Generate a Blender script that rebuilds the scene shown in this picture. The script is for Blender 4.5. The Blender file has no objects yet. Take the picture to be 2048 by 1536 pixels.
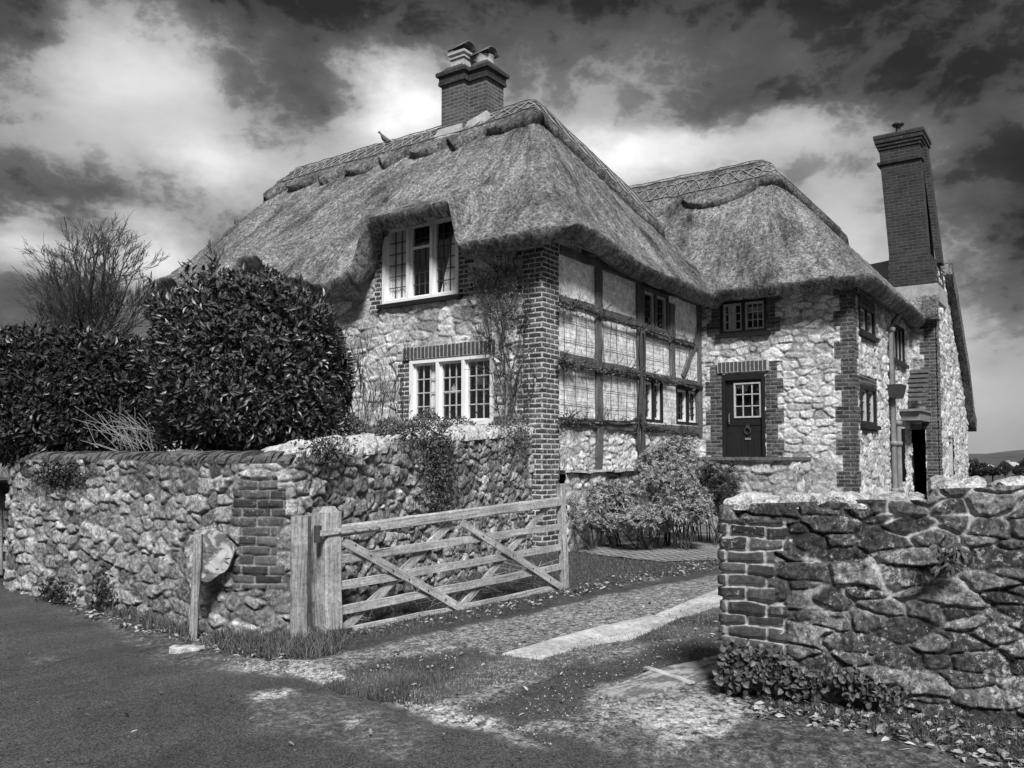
import bpy, math, random
import numpy as np
from math import radians, tan, cos, sin, pi
from mathutils import Vector
random.seed(7)
# ------------------------------------------------------------------ camera
F = 1688.0; PITCH = radians(3.0); SH = 147 - F*tan(PITCH); AZ = radians(34.87); H = 1.45
scene = bpy.context.scene
cd = bpy.data.cameras.new('camera'); cam = bpy.data.objects.new('camera', cd); scene.collection.objects.link(cam)
cd.sensor_width = 36; cd.lens = F/2048*36; cd.shift_y = SH/2048; cd.clip_start = .05; cd.clip_end = 6000
cam.location = (0, 0, H); cam.rotation_euler = (radians(90)+PITCH, 0, AZ-radians(90))
scene.camera = cam
fx, fy = cos(AZ), sin(AZ); rx, ry = sin(AZ), -cos(AZ)
def ray(x, y):
    a = (x-1024)/F; b = ((768-y)+SH)/F
    f = cos(PITCH)-b*sin(PITCH); u = sin(PITCH)+b*cos(PITCH)
    return (f*fx+a*rx, f*fy+a*ry, u)
def onX(x, y, X): d = ray(x, y); t = X/d[0]; return Vector((X, d[1]*t, H+d[2]*t))
def onY(x, y, Y): d = ray(x, y); t = Y/d[1]; return Vector((d[0]*t, Y, H+d[2]*t))
def G(x, y, Z=0.0): d = ray(x, y); t = (Z-H)/d[2]; return Vector((d[0]*t, d[1]*t, Z))
def atD(x, y, D): d = ray(x, y); t = D/(d[0]*fx+d[1]*fy); return Vector((d[0]*t, d[1]*t, H+d[2]*t))
def onP(x, y, P, Q):                       # vertical plane through P and Q
    n = Vector((-(Q[1]-P[1]), Q[0]-P[0])); d = ray(x, y)
    t = (n[0]*P[0]+n[1]*P[1])/(n[0]*d[0]+n[1]*d[1]); return Vector((d[0]*t, d[1]*t, H+d[2]*t))
# ------------------------------------------------------------------ node helper
class NT:
    def __init__(s, tree): s.t = tree; s.n = tree.nodes; s.l = tree.links
    def new(s, typ, **kw):
        nd = s.n.new(typ)
        for k, v in kw.items(): setattr(nd, k, v)
        return nd
    def put(s, sock, v):
        if v is None: return
        if isinstance(v, bpy.types.NodeSocket): s.l.new(v, sock)
        elif sock.type == 'RGBA' and isinstance(v, (int, float)): sock.default_value = (v, v, v, 1)
        elif sock.type == 'VECTOR' and isinstance(v, (int, float)): sock.default_value = (v, v, v)
        else: sock.default_value = v
    def m(s, op, a, b=None, c=None, clamp=False):
        nd = s.new('ShaderNodeMath', operation=op, use_clamp=clamp)
        s.put(nd.inputs[0], a); s.put(nd.inputs[1], b); s.put(nd.inputs[2], c); return nd.outputs[0]
    def vm(s, op, a, b=None):
        nd = s.new('ShaderNodeVectorMath', operation=op); s.put(nd.inputs[0], a); s.put(nd.inputs[1], b); return nd.outputs[0]
    def noise(s, vec, scale, detail=4, rough=.6, dist=0, out='Fac'):
        nd = s.new('ShaderNodeTexNoise'); s.put(nd.inputs['Vector'], vec); nd.inputs['Scale'].default_value = scale
        nd.inputs['Detail'].default_value = detail; nd.inputs['Roughness'].default_value = rough; nd.inputs['Distortion'].default_value = dist
        return nd.outputs[out]
    def voro(s, vec, scale, feat='F1', out='Distance', rnd=1.0):
        nd = s.new('ShaderNodeTexVoronoi', feature=feat); s.put(nd.inputs['Vector'], vec); nd.inputs['Scale'].default_value = scale
        nd.inputs['Randomness'].default_value = rnd; return nd.outputs[out]
    def map(s, v, a, b, c=0., d=1., smooth=True):
        nd = s.new('ShaderNodeMapRange', interpolation_type='SMOOTHSTEP' if smooth else 'LINEAR')
        for i, q in enumerate((v, a, b, c, d)): s.put(nd.inputs[i], q)
        return nd.outputs[0]
    def mix(s, f, a, b):
        # scalar mix
        nd = s.new('ShaderNodeMix', data_type='FLOAT'); s.put(nd.inputs[0], f); s.put(nd.inputs[2], a); s.put(nd.inputs[3], b); return nd.outputs[0]
    def attr(s, name): nd = s.new('ShaderNodeAttribute', attribute_name=name); return nd.outputs['Fac']
    def uv(s): return s.new('ShaderNodeUVMap').outputs[0]
    def obj(s): return s.new('ShaderNodeTexCoord').outputs['Object']
    def scale(s, v, x, y, z):
        nd = s.new('ShaderNodeMapping'); s.put(nd.inputs[0], v); nd.inputs['Scale'].default_value = (x, y, z); return nd.outputs[0]
    def grey(s, v):
        nd = s.new('ShaderNodeCombineColor'); [s.put(nd.inputs[i], v) for i in range(3)]; return nd.outputs[0]
    def bump(s, h, strength=.5, dist=.01, nrm=None):
        nd = s.new('ShaderNodeBump'); nd.inputs['Strength'].default_value = strength; nd.inputs['Distance'].default_value = dist
        s.put(nd.inputs['Height'], h); s.put(nd.inputs['Normal'], nrm); return nd.outputs[0]
def material(name, fn):
    m = bpy.data.materials.new(name); m.use_nodes = True; t = NT(m.node_tree)
    bs = m.node_tree.nodes['Principled BSDF']; bs.inputs['Specular IOR Level'].default_value = .3
    r = fn(t, bs)
    val, rough, nrm = (list(r)+[None, None])[:3]
    t.l.new(t.grey(val), bs.inputs['Base Color'])
    if rough is not None: t.put(bs.inputs['Roughness'], rough)
    if nrm is not None: t.l.new(nrm, bs.inputs['Normal'])
    return m
# ------------------------------------------------------------------ world
W = bpy.data.worlds.new('World'); scene.world = W; W.use_nodes = True
t = NT(W.node_tree); bg = W.node_tree.nodes['Background']
SUN_EL = radians(46); SUN_AZ = AZ+pi+radians(8)      # light arrives from behind the camera, to its left
d0 = t.vm('NORMALIZE', t.new('ShaderNodeTexCoord').outputs['Generated'])
sep = t.new('ShaderNodeSeparateXYZ'); t.l.new(d0, sep.inputs[0])
rot = t.new('ShaderNodeVectorRotate', rotation_type='Z_AXIS'); t.l.new(d0, rot.inputs['Vector']); rot.inputs['Angle'].default_value = -AZ
sr = t.new('ShaderNodeSeparateXYZ'); t.l.new(rot.outputs[0], sr.inputs[0])
az = t.m('ARCTAN2', sr.outputs[1], sr.outputs[0]); el = t.m('ARCSINE', sr.outputs[2])
sc = t.scale(d0, 1, 1, 1.9)
w1 = t.noise(sc, 7, 8, .6, 0, 'Color'); sw = t.new('ShaderNodeSeparateColor'); t.l.new(w1, sw.inputs[0])
az = t.m('ADD', az, t.m('MULTIPLY', t.m('SUBTRACT', sw.outputs[0], .5), .16))
el = t.m('ADD', el, t.m('MULTIPLY', t.m('SUBTRACT', sw.outputs[1], .5), .10))
tot = .41
BL = [(1024,-60,1500,110,-.24),(230,140,180,85,.34),(420,190,130,90,.18),(20,60,90,70,-.22),(120,330,190,60,.14),(200,405,240,45,-.24),(455,345,100,45,.36),
      (590,165,110,95,-.16),(800,205,95,62,.66),(1150,110,230,60,.12),(1800,150,420,90,-.20),(1430,290,330,60,.40),(1230,310,110,70,.32),(1350,235,260,25,-.16),
      (1690,470,110,90,.34),(1950,740,260,130,.27),(1985,380,170,150,-.20),(1600,110,300,40,.06),(300,495,90,50,.50),(40,480,90,45,.42),(20,600,120,70,-.06),
      (500,420,120,50,.12),(680,330,120,60,.22),(960,140,90,60,.02),(2030,560,60,140,-.12)]
for (x, y, sx, sy, a) in BL:
    r = ray(x, y); n = math.sqrt(sum(q*q for q in r)); a0 = math.atan2(r[1], r[0])-AZ; e0 = math.asin(r[2]/n)
    k = cos(a0)**2
    q1 = t.m('POWER', t.m('MULTIPLY', t.m('SUBTRACT', az, a0), F/(sx*k*1.35)), 2.0); q2 = t.m('POWER', t.m('MULTIPLY', t.m('SUBTRACT', el, e0), F/(sy*1.3)), 2.0)
    g = t.m('EXPONENT', t.m('MULTIPLY', t.m('ADD', q1, q2), -1.0))
    tot = t.m('MULTIPLY_ADD', g, a, tot)
det = t.noise(t.scale(d0, 1, 1, 1.7), 5, 9, .6, .15); elr = t.m('ARCSINE', sr.outputs[2]); fade = t.map(elr, .01, .16); tot = t.m('MULTIPLY_ADD', t.m('MULTIPLY', t.m('SUBTRACT', det, .5), fade), .38, tot)
dn = t.noise(t.scale(d0, 1, 1, 1.5), 10, 8, .62, .2); bil = t.m('ABSOLUTE', t.m('SUBTRACT', dn, .5))
edge_in = t.m('ADD', tot, t.m('MULTIPLY_ADD', t.m('MULTIPLY', bil, fade), -1.6, .13))
tot = t.m('ADD', t.m('MULTIPLY', tot, .72), t.m('ADD', t.m('MULTIPLY', t.map(edge_in, .44, .64), .14), t.m('MULTIPLY', t.map(edge_in, .22, .38), .08)))
tot = t.m('MAXIMUM', t.m('MINIMUM', tot, .97), .17)
cl = t.m('POWER', tot, 2.2)
sky = t.new('ShaderNodeTexSky', sky_type='NISHITA'); sky.sun_disc = False; sky.sun_elevation = SUN_EL; sky.sun_rotation = pi/2-SUN_AZ
bw = t.new('ShaderNodeRGBToBW'); t.l.new(sky.outputs[0], bw.inputs[0])
val = t.m('ADD', t.m('MULTIPLY', cl, 7.4), t.m('MULTIPLY', bw.outputs[0], .01))
t.l.new(t.grey(val), bg.inputs[0]); bg.inputs[1].default_value = .10
sl = bpy.data.lights.new('sun', 'SUN'); so = bpy.data.objects.new('sun', sl); scene.collection.objects.link(so)
sl.energy = 3.6; sl.angle = radians(14); sl.color = (1, 1, 1)
sdir = Vector((cos(SUN_EL)*cos(SUN_AZ), cos(SUN_EL)*sin(SUN_AZ), sin(SUN_EL)))
so.rotation_euler = sdir.to_track_quat('Z', 'Y').to_euler()
vs = scene.view_settings; vs.view_transform = 'Standard'; vs.look = 'None'; vs.gamma = 1; vs.exposure = .68
# ------------------------------------------------------------------ numpy noise
def h2(i, j, s=0):
    i = i.astype(np.int64); j = j.astype(np.int64)
    n = (i*374761393 + j*668265263 + s*2246822519) & 0xffffffff
    n = ((n ^ (n >> 13))*1274126177) & 0xffffffff
    n = n ^ (n >> 16)
    return (n & 0xffffff)/float(0x1000000)
def vn(x, y, s=0):
    i = np.floor(x); j = np.floor(y); a = x-i; b = y-j; a = a*a*(3-2*a); b = b*b*(3-2*b)
    return (h2(i, j, s)*(1-a)+h2(i+1, j, s)*a)*(1-b)+(h2(i, j+1, s)*(1-a)+h2(i+1, j+1, s)*a)*b
def fbm(x, y, s=0, o=4):
    r = 0; a = .5; 
    for k in range(o): r = r+a*vn(x, y, s+k*17); x = x*2.03+5.1; y = y*2.03+1.7; a *= .5
    return r/(1-.5**o)
def ss(a, b, x): q = np.clip((x-a)/(b-a), 0, 1); return q*q*(3-2*q)
def rubble(u, z, sx, sy, s=0, jit=.8, wv=.35, pw=2.6, wamp=.28):
    u = u+wamp*sx*(fbm(u/sx*.9, z/sy*.9, s+91, 2)-.5)*2; z = z+wamp*sy*(fbm(u/sx*.8+9, z/sy*.8, s+57, 3)-.5)*2
    x = u/sx; y = z/sy; k0 = np.floor(y); d1 = np.full(u.shape, 9.); d2 = np.full(u.shape, 9.); lx = np.zeros(u.shape); ly = np.zeros(u.shape); rid = np.zeros(u.shape); rid2 = np.zeros(u.shape)
    for dk in range(-2, 3):
        k = k0+dk; off = h2(k, k*0+3, s); xi = np.floor(x-off)
        for di in range(-2, 3):
            i = xi+di
            cx = i+off+.5+(h2(i, k, s+1)-.5)*jit; cy = k+.5+(h2(i, k, s+2)-.5)*jit*.8
            w = (h2(i, k, s+3)-.5)*wv
            d = (np.abs(x-cx)**pw+np.abs(y-cy)**pw)**(1/pw)+w
            m1 = d < d1
            d2 = np.where(m1, d1, np.minimum(d2, d)); rid = np.where(m1, h2(i, k, s+4), rid); rid2 = np.where(m1, h2(i, k, s+5), rid2); lx = np.where(m1, x-cx, lx); ly = np.where(m1, y-cy, ly); d1 = np.where(m1, d, d1)
    return (d2-d1)*min(sx, sy)*.6, rid, rid2, lx, ly
BW_, RH_ = .225, .075
def brickpat(u, z, bw=BW_, rh=RH_):
    r = np.floor(z/rh); off = np.where(np.mod(r, 2) == 0, .5*bw, 0); x = np.mod(u+off, bw); y = z-r*rh
    return np.minimum(np.minimum(x, bw-x), np.minimum(y, rh-y)), h2(np.floor((u+off)/bw), r, 5)
# ------------------------------------------------------------------ object helpers
C = scene.collection
def link(o, parent=None):
    C.objects.link(o)
    if parent: o.parent = parent
    return o
def tag(o, label=None, cat=None, group=None, kind=None):
    if label: o['label'] = label
    if cat: o['category'] = cat
    if group: o['group'] = group
    if kind: o['kind'] = kind
    return o
def empty(name, label, cat, loc=(0, 0, 0), group=None, kind=None):
    o = bpy.data.objects.new(name, None); link(o); o.location = loc; bpy.context.view_layer.update() if 0 else None
    return tag(o, label, cat, group, kind)
def mesh(name, V, Fc, mat, parent=None, uv=None, attrs=None, smooth=False):
    me = bpy.data.meshes.new(name)
    V = np.asarray(V, float)
    if parent is not None: V = V-np.array(parent_loc(parent))
    me.from_pydata(V.tolist(), [], Fc.tolist() if isinstance(Fc, np.ndarray) else Fc)
    if uv is not None:
        lay = me.uv_layers.new(name='UVMap'); li = np.empty(len(me.loops), np.int32); me.loops.foreach_get('vertex_index', li)
        lay.data.foreach_set('uv', np.asarray(uv, float)[li].ravel())
    for k, a in (attrs or {}).items():
        at = me.attributes.new(k, 'FLOAT', 'POINT'); at.data.foreach_set('value', np.asarray(a, np.float32).ravel())
    if smooth: me.polygons.foreach_set('use_smooth', [True]*len(me.polygons))
    me.materials.append(mat); me.update()
    o = bpy.data.objects.new(name, me); link(o, parent); return o
def parent_loc(p):
    l = Vector(p.location)
    while p.parent: p = p.parent; l += Vector(p.location)
    return tuple(l)
class MB:
    def __init__(s): s.V = []; s.F = []; s.U = []
    def quadbox(s, c, uvs=1):            # 8 corners: 0-3 bottom loop, 4-7 top loop
        for f in ((0, 3, 2, 1), (4, 5, 6, 7), (0, 1, 5, 4), (1, 2, 6, 5), (2, 3, 7, 6), (3, 0, 4, 7)):
            b = len(s.V); P = [Vector(c[i]) for i in f]; s.V += [tuple(p) for p in P]
            a = (P[1]-P[0]).length; d = (P[3]-P[0]).length; o1 = random.random()*3
            s.U += [(o1, 0), (o1+a, 0), (o1+a, d), (o1, d)]; s.F.append((b, b+1, b+2, b+3))
    def box(s, x0, x1, y0, y1, z0, z1):
        s.quadbox([(x0, y0, z0), (x1, y0, z0), (x1, y1, z0), (x0, y1, z0), (x0, y0, z1), (x1, y0, z1), (x1, y1, z1), (x0, y1, z1)])
    def beam(s, P, Q, wv, dv, n=1, jit=0., cap=True, taper=1.):
        # P->Q centre line, wv and dv full width and depth vectors; uv.x across, uv.y along
        P = Vector(P); Q = Vector(Q); wv = Vector(wv)*.5; dv = Vector(dv)*.5; L = (Q-P).length; b0 = len(s.V); o1 = random.random()*9
        w, d = wv.length*2, dv.length*2; bev = min(w, d)*.12
        ring = []
        prof = [(-1, -1), (1, -1), (1, 1), (-1, 1)]
        pr = []
        for (a, b) in prof:
            k1 = 1-bev/(w*.5); k2 = 1-bev/(d*.5)
            c1, c2 = (a*k1, b), (a, b*k2)
            pr += ([c1, c2] if a*b > 0 else [c2, c1])
        pr = [( -1*( 1-bev/(w*.5)), -1), ((1-bev/(w*.5)), -1), (1, -(1-bev/(d*.5))), (1, (1-bev/(d*.5))), ((1-bev/(w*.5)), 1), (-(1-bev/(w*.5)), 1), (-1, (1-bev/(d*.5))), (-1, -(1-bev/(d*.5)))]
        per = [0]; 
        for i in range(8):
            a = pr[i]; b = pr[(i+1) % 8]; per.append(per[-1]+math.hypot((a[0]-b[0])*w/2, (a[1]-b[1])*d/2))
        for k in range(n+1):
            f = k/n; c = P.lerp(Q, f)+Vector([random.uniform(-jit, jit) for _ in range(3)])*.5; tp = 1+(taper-1)*f
            for i in range(9):
                a, b = pr[i % 8]; q = c+wv*a*tp+dv*b*tp
                if jit: q = q+Vector([random.uniform(-jit, jit) for _ in range(3)])*.3*(i < 8)
                s.V.append(tuple(q)); s.U.append((o1+per[i], f*L+o1))
            if jit: s.V[-1] = s.V[-9]
        for k in range(n):
            for i in range(8):
                a = b0+k*9+i; s.F.append((a, a+1, a+10, a+9))
        if cap:
            s.F.append(tuple(b0+i for i in range(7, -1, -1))); s.F.append(tuple(b0+n*9+i for i in range(8)))
    def tube(s, pts, rad, sides=6, cap=False):
        pts = [Vector(p) for p in pts]; n = len(pts); b0 = len(s.V)
        if isinstance(rad, (int, float)): rad = [rad]*n
        for k in range(n):
            tdir = (pts[min(k+1, n-1)]-pts[max(k-1, 0)]); tdir.normalize() if tdir.length else None
            up = Vector((0, 0, 1)) if abs(tdir.z) < .9 else Vector((1, 0, 0))
            a = tdir.cross(up).normalized(); b = tdir.cross(a)
            for i in range(sides):
                an = 2*pi*i/sides; s.V.append(tuple(pts[k]+(a*cos(an)+b*sin(an))*rad[k])); s.U.append((i/sides*rad[k]*6, k*.2))
        for k in range(n-1):
            for i in range(sides):
                a = b0+k*sides+i; b = b0+k*sides+(i+1) % sides; s.F.append((a, b, b+sides, a+sides))
        if cap:
            s.F.append(tuple(b0+i for i in range(sides))); s.F.append(tuple(b0+(n-1)*sides+i for i in range(sides-1, -1, -1)))
    def lathe(s, c, prof, sides=16):      # prof: (r, z)
        b0 = len(s.V); c = Vector(c)
        for (r, z) in prof:
            for i in range(sides): an = 2*pi*i/sides; s.V.append((c.x+r*cos(an), c.y+r*sin(an), c.z+z)); s.U.append((i/sides, z))
        for k in range(len(prof)-1):
            for i in range(sides):
                a = b0+k*sides+i; b = b0+k*sides+(i+1) % sides; s.F.append((a, b, b+sides, a+sides))
        s.F.append(tuple(b0+(len(prof)-1)*sides+i for i in range(sides)))
    def build(s, name, mat, parent=None, smooth=False):
        return mesh(name, s.V, s.F, mat, parent, uv=s.U, smooth=smooth)
def gridfaces(nu, nv, keep=None):
    i = np.arange(nu-1)[:, None]; j = np.arange(nv-1)[None, :]; a = i*nv+j
    f = np.stack([a, a+nv, a+nv+1, a+1], -1).reshape(-1, 4)
    return f if keep is None else f[keep.reshape(-1)]
# ------------------------------------------------------------------ materials
def m_stone(light, spread, mort, lich, lichamt, contrast, brick=(.05, .11, .42), bm=.011, fine=22, mdark=.06, mmix=(.35, .55), grain=.7):
    def fn(t, bs):
        uv = t.uv(); ob = t.obj()
        tone = t.attr('tone'); mo = t.attr('mort')
        n1 = t.noise(ob, fine, 8, .75); n2 = t.noise(ob, fine*3.6, 4, .8); n3 = t.noise(ob, 2.6, 5, .65); n4 = t.noise(ob, 8, 5, .7)
        def mod(v, n, k): return t.m('MULTIPLY', v, t.m('MAXIMUM', t.m('MULTIPLY_ADD', t.m('SUBTRACT', n, .5), k, 1.0), .15))
        v = t.m('MULTIPLY_ADD', tone, spread, light)
        v = mod(mod(mod(mod(v, n1, contrast*2.2), n2, contrast*1.3), n3, 1.6), n4, 1.2)
        mm = mod(t.mix(t.map(n3, mmix[0], mmix[1]), mdark, mort), n1, 2.4)
        vc = t.new('ShaderNodeRGBToBW'); t.l.new(t.voro(ob, fine*1.7, 'F1', 'Color'), vc.inputs[0]); v = mod(v, vc.outputs[0], grain)
        v = t.mix(mo, v, mm)
        l1 = t.noise(ob, 24, 6, .85); l2 = t.noise(ob, 1.9, 5, .7)
        th = t.m('SUBTRACT', .82, t.m('MULTIPLY', l2, .52))
        lm = t.m('MULTIPLY', t.map(l1, th, t.m('ADD', th, .10)), lichamt)
        v = t.mix(lm, v, lich)
        br = t.new('ShaderNodeTexBrick'); t.l.new(t.vm('ADD', uv, t.vm('SCALE', t.vm('SUBTRACT', t.noise(ob, 14, 3, .6, 0, 'Color'), (.5, .5, .5)), None)) if 0 else uv, br.inputs['Vector']); br.inputs['Scale'].default_value = 1
        for k, q in (('Color1', brick[0]), ('Color2', brick[1]), ('Mortar', brick[2])): br.inputs[k].default_value = (q, q, q, 1)
        br.inputs['Mortar Size'].default_value = bm; br.inputs['Brick Width'].default_value = BW_; br.inputs['Row Height'].default_value = RH_; br.inputs['Mortar Smooth'].default_value = .15
        bw = t.new('ShaderNodeRGBToBW'); t.l.new(br.outputs[0], bw.inputs[0])
        bv = mod(mod(bw.outputs[0], n1, 2.4), n4, 1.6)
        bv = t.mix(t.m('MULTIPLY', lm, t.attr('blich')), bv, lich)
        v = t.mix(t.attr('brick'), v, bv)
        v = t.m('MINIMUM', t.m('MAXIMUM', v, .010), .82)
        hgt = t.m('ADD', t.m('MULTIPLY', n1, 1.2), t.m('MULTIPLY', n2, .5))
        return v, .92, t.bump(hgt, .9, .018)
    return fn
M = {}
M['house'] = material('house_stone', m_stone(.24, .46, .40, .75, .5, 1.3, brick=(.04, .13, .56), bm=.0100, mdark=.12))
M['housewing'] = material('wing_stone', m_stone(.25, .38, .36, .72, .45, 1.3, brick=(.03, .10, .19), bm=.008, mdark=.10))
M['nearleft'] = material('boundary_stone', m_stone(.11, .34, .26, .55, .5, 1.9, brick=(.03, .12, .20), bm=.008, fine=26, mdark=.05, mmix=(.40, .62), grain=.9))
M['nearright'] = material('roadside_stone', m_stone(.035, .17, .55, .60, .9, 1.9, brick=(.025, .13, .36), bm=.012, fine=32, mdark=.03, mmix=(.47, .57), grain=1.2))
def f_thatch(bright, base=.30):
    def fn(t, bs):
        uv = t.uv()
        s1 = t.noise(t.scale(uv, 17, 3.5, 1), 1, 6, .75, .3); s2 = t.noise(t.scale(uv, 15, 11, 1), 1, 5, .8)
        b1 = t.noise(t.scale(uv, 1.3, .55, 1), 1, 6, .68, .3); b2 = t.noise(t.scale(uv, 5, 1.8, 1), 1, 5, .65)
        sp = t.noise(t.obj(), 13, 6, .9)
        a = t.m('ADD', t.m('MULTIPLY', t.m('SUBTRACT', s1, .5), 1.1), t.m('MULTIPLY', t.m('SUBTRACT', s2, .5), 2.6))
        a = t.m('ADD', a, t.m('MULTIPLY', t.m('SUBTRACT', sp, .5), 5.8))
        b = t.m('ADD', t.m('MULTIPLY', t.m('SUBTRACT', b1, .48), 4.4), t.m('MULTIPLY', t.m('SUBTRACT', b2, .5), 1.8))
        v = t.m('MULTIPLY', t.m('MAXIMUM', t.m('ADD', a, 1.0), .08), t.m('MAXIMUM', t.m('MULTIPLY_ADD', b, 1.0, 1.0), .24))
        v = t.m('MULTIPLY', v, base*bright)
        v = t.m('MINIMUM', t.m('MAXIMUM', v, .015), .72)
        hgt = t.m('ADD', s1, t.m('ADD', s2, sp))
        vc = t.new('ShaderNodeRGBToBW'); t.l.new(t.voro(t.obj(), 34, 'F1', 'Color'), vc.inputs[0]); vd = t.new('ShaderNodeRGBToBW'); t.l.new(t.voro(t.scale(t.obj(), 1, 1, .6), 17, 'F1', 'Color'), vd.inputs[0])
        v = t.m('MULTIPLY', v, t.m('MAXIMUM', t.m('MULTIPLY_ADD', t.m('SUBTRACT', vc.outputs[0], .5), 1.0, 1.), .3)); v = t.m('MULTIPLY', v, t.m('MAXIMUM', t.m('MULTIPLY_ADD', t.m('SUBTRACT', vd.outputs[0], .5), .5, 1.), .3)); v = t.m('MINIMUM', v, .75)
        return v, .95, t.bump(t.m('ADD', hgt, vc.outputs[0]), 1.0, .05)
    return fn
M['thatch'] = material('thatch_straw', f_thatch(.72)); M['thatchcap'] = material('thatch_ridge_straw', f_thatch(.56))
def f_plain(v, r=.7, n=12, amp=.5, bmp=.2, bd=.004):
    def fn(t, bs):
        ob = t.obj(); a = t.noise(ob, n, 5, .65); b = t.noise(ob, n*6, 3, .6)
        q = t.m('MULTIPLY', t.m('MAXIMUM', t.m('MULTIPLY_ADD', t.m('SUBTRACT', a, .5), amp*3, 1.), .2), v); q = t.m('MULTIPLY', q, t.m('MAXIMUM', t.m('MULTIPLY_ADD', t.m('SUBTRACT', b, .5), amp*2, 1.), .2))
        return t.m('MAXIMUM', q, .004), r, t.bump(t.m('ADD', a, b), bmp, bd)
    return fn
def f_wood(v, amp=1.2, r=.85):
    def fn(t, bs):
        uv = t.uv(); a = t.noise(t.scale(uv, 90, 2.5, 1), 1, 6, .65, .5); b = t.noise(t.obj(), 2.5, 4, .65); c = t.noise(t.obj(), 35, 3, .7)
        d = t.map(t.noise(t.scale(uv, 38, .9, 1), 1, 3, .5, .2), .60, .70)
        q = t.m('MULTIPLY', v, t.m('MULTIPLY_ADD', t.m('SUBTRACT', a, .5), amp*1.6, 1.)); q = t.m('MULTIPLY', q, t.m('MULTIPLY_ADD', t.m('SUBTRACT', b, .5), 1.8, 1.))
        q = t.m('MULTIPLY', q, t.m('MULTIPLY_ADD', t.m('SUBTRACT', c, .5), 1.8, 1.)); q = t.m('MULTIPLY', q, t.m('MULTIPLY_ADD', d, -.6, 1.))
        return t.m('MAXIMUM', q, .008), r, t.bump(t.m('SUBTRACT', a, d), .5, .006)
    return fn
M['gatewood'] = material('weathered_oak', f_wood(.35, 1.5)); M['postwood'] = material('old_post_oak', f_wood(.24, 1.9)); M['beam'] = material('dark_timber', f_wood(.10, 1.9))
M['white'] = material('white_paint', f_plain(.78, .5, 5, .10, .1)); M['blackwood'] = material('black_paint', f_plain(.016, .45, 9, .3, .1))
M['lead'] = material('lead_flashing', f_plain(.34, .6, 4, .4)); M['iron'] = material('iron', f_plain(.05, .5, 20, .4)); M['leadcame'] = material('lead_came', f_plain(.06, .6)); M['whitebar'] = material('painted_bar', f_plain(.45, .6))
M['pot'] = material('clay_pot', f_plain(.42, .8, 6, .4)); M['darkclay'] = material('sooty_clay', f_plain(.10, .85, 9, .6)); M['pipe'] = material('painted_pipe', f_plain(.20, .5, 6, .4))
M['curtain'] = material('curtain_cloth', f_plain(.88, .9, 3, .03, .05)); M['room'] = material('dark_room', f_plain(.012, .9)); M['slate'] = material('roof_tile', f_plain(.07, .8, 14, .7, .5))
M['plaster'] = material('old_plaster', f_plain(.42, .9, 5, .35, .4, .01)); M['spar'] = material('hazel_spar', f_plain(.24, .8, 20, .4)); M['bird'] = material('pigeon_feather', f_plain(.09, .8, 20, .5))
M['stonecap'] = material('pale_coping', f_plain(.48, .9, 18, .9, .8, .02)); M['wire'] = material('wire', f_plain(.10, .6)); M['dirtcap'] = material('mossy_coping', f_plain(.13, .95, 22, 1.1, .8, .02))
def f_brick(c1, c2, mo, ms=.009):
    def fn(t, bs):
        uv = t.uv(); br = t.new('ShaderNodeTexBrick'); t.l.new(uv, br.inputs['Vector']); br.inputs['Scale'].default_value = 1
        for k, q in (('Color1', c1), ('Color2', c2), ('Mortar', mo)): br.inputs[k].default_value = (q, q, q, 1)
        br.inputs['Mortar Size'].default_value = ms; br.inputs['Brick Width'].default_value = BW_; br.inputs['Row Height'].default_value = RH_; br.inputs['Mortar Smooth'].default_value = .2
        bw = t.new('ShaderNodeRGBToBW'); t.l.new(br.outputs[0], bw.inputs[0]); n = t.noise(t.obj(), 16, 5, .7); n2 = t.noise(t.obj(), 1.7, 3, .6)
        v = t.m('MULTIPLY', bw.outputs[0], t.m('MULTIPLY_ADD', t.m('SUBTRACT', n, .5), 1.3, 1.)); v = t.m('MULTIPLY', v, t.m('MULTIPLY_ADD', t.m('SUBTRACT', n2, .5), 1.2, 1.))
        lm = t.map(t.noise(t.obj(), 30, 3, .6), .69, .74); v = t.mix(lm, v, .35)
        return t.m('MAXIMUM', v, .01), .9, t.bump(t.m('ADD', t.m('MULTIPLY', br.outputs[1], -1.0), n), .6, .008)
    return fn
M['brick'] = material('sooty_brick', f_brick(.05, .10, .17)); M['brickdark'] = material('dark_brick', f_brick(.025, .045, .075))
M['whitebrick'] = material('whitewashed_brick', f_brick(.42, .50, .30, .008))
def f_leaf(v, var=.6, rough=.35, tr=.0):
    def fn(t, bs):
        bs.inputs['Specular IOR Level'].default_value = .5
        a = t.attr('tone'); n = t.noise(t.obj(), 60, 2)
        return t.m('MULTIPLY', t.m('MULTIPLY_ADD', t.m('SUBTRACT', a, .5), var*2, 1.), t.m('MULTIPLY_ADD', t.m('SUBTRACT', n, .5), .4, v)), rough, None
    return fn
def leafmat(name, v, var=.6, rough=.35, spec=.5):
    def fn(t, bs):
        bs.inputs['Specular IOR Level'].default_value = spec
        a = t.attr('tone'); n = t.noise(t.obj(), 50, 3)
        q = t.m('MULTIPLY', v, t.m('MULTIPLY_ADD', t.m('SUBTRACT', a, .5), var*2, 1.)); q = t.m('MULTIPLY', q, t.m('MULTIPLY_ADD', t.m('SUBTRACT', n, .5), .7, 1.))
        return t.m('MAXIMUM', q, .004), rough, None
    return material(name, fn)
M['laurel'] = leafmat('laurel_leaf', .056, .9, .40, .5); M['hedge'] = leafmat('hedge_leaf', .034, .6, .40, .35); M['ivy'] = leafmat('ivy_leaf', .085, .6, .5, .3)
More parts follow.
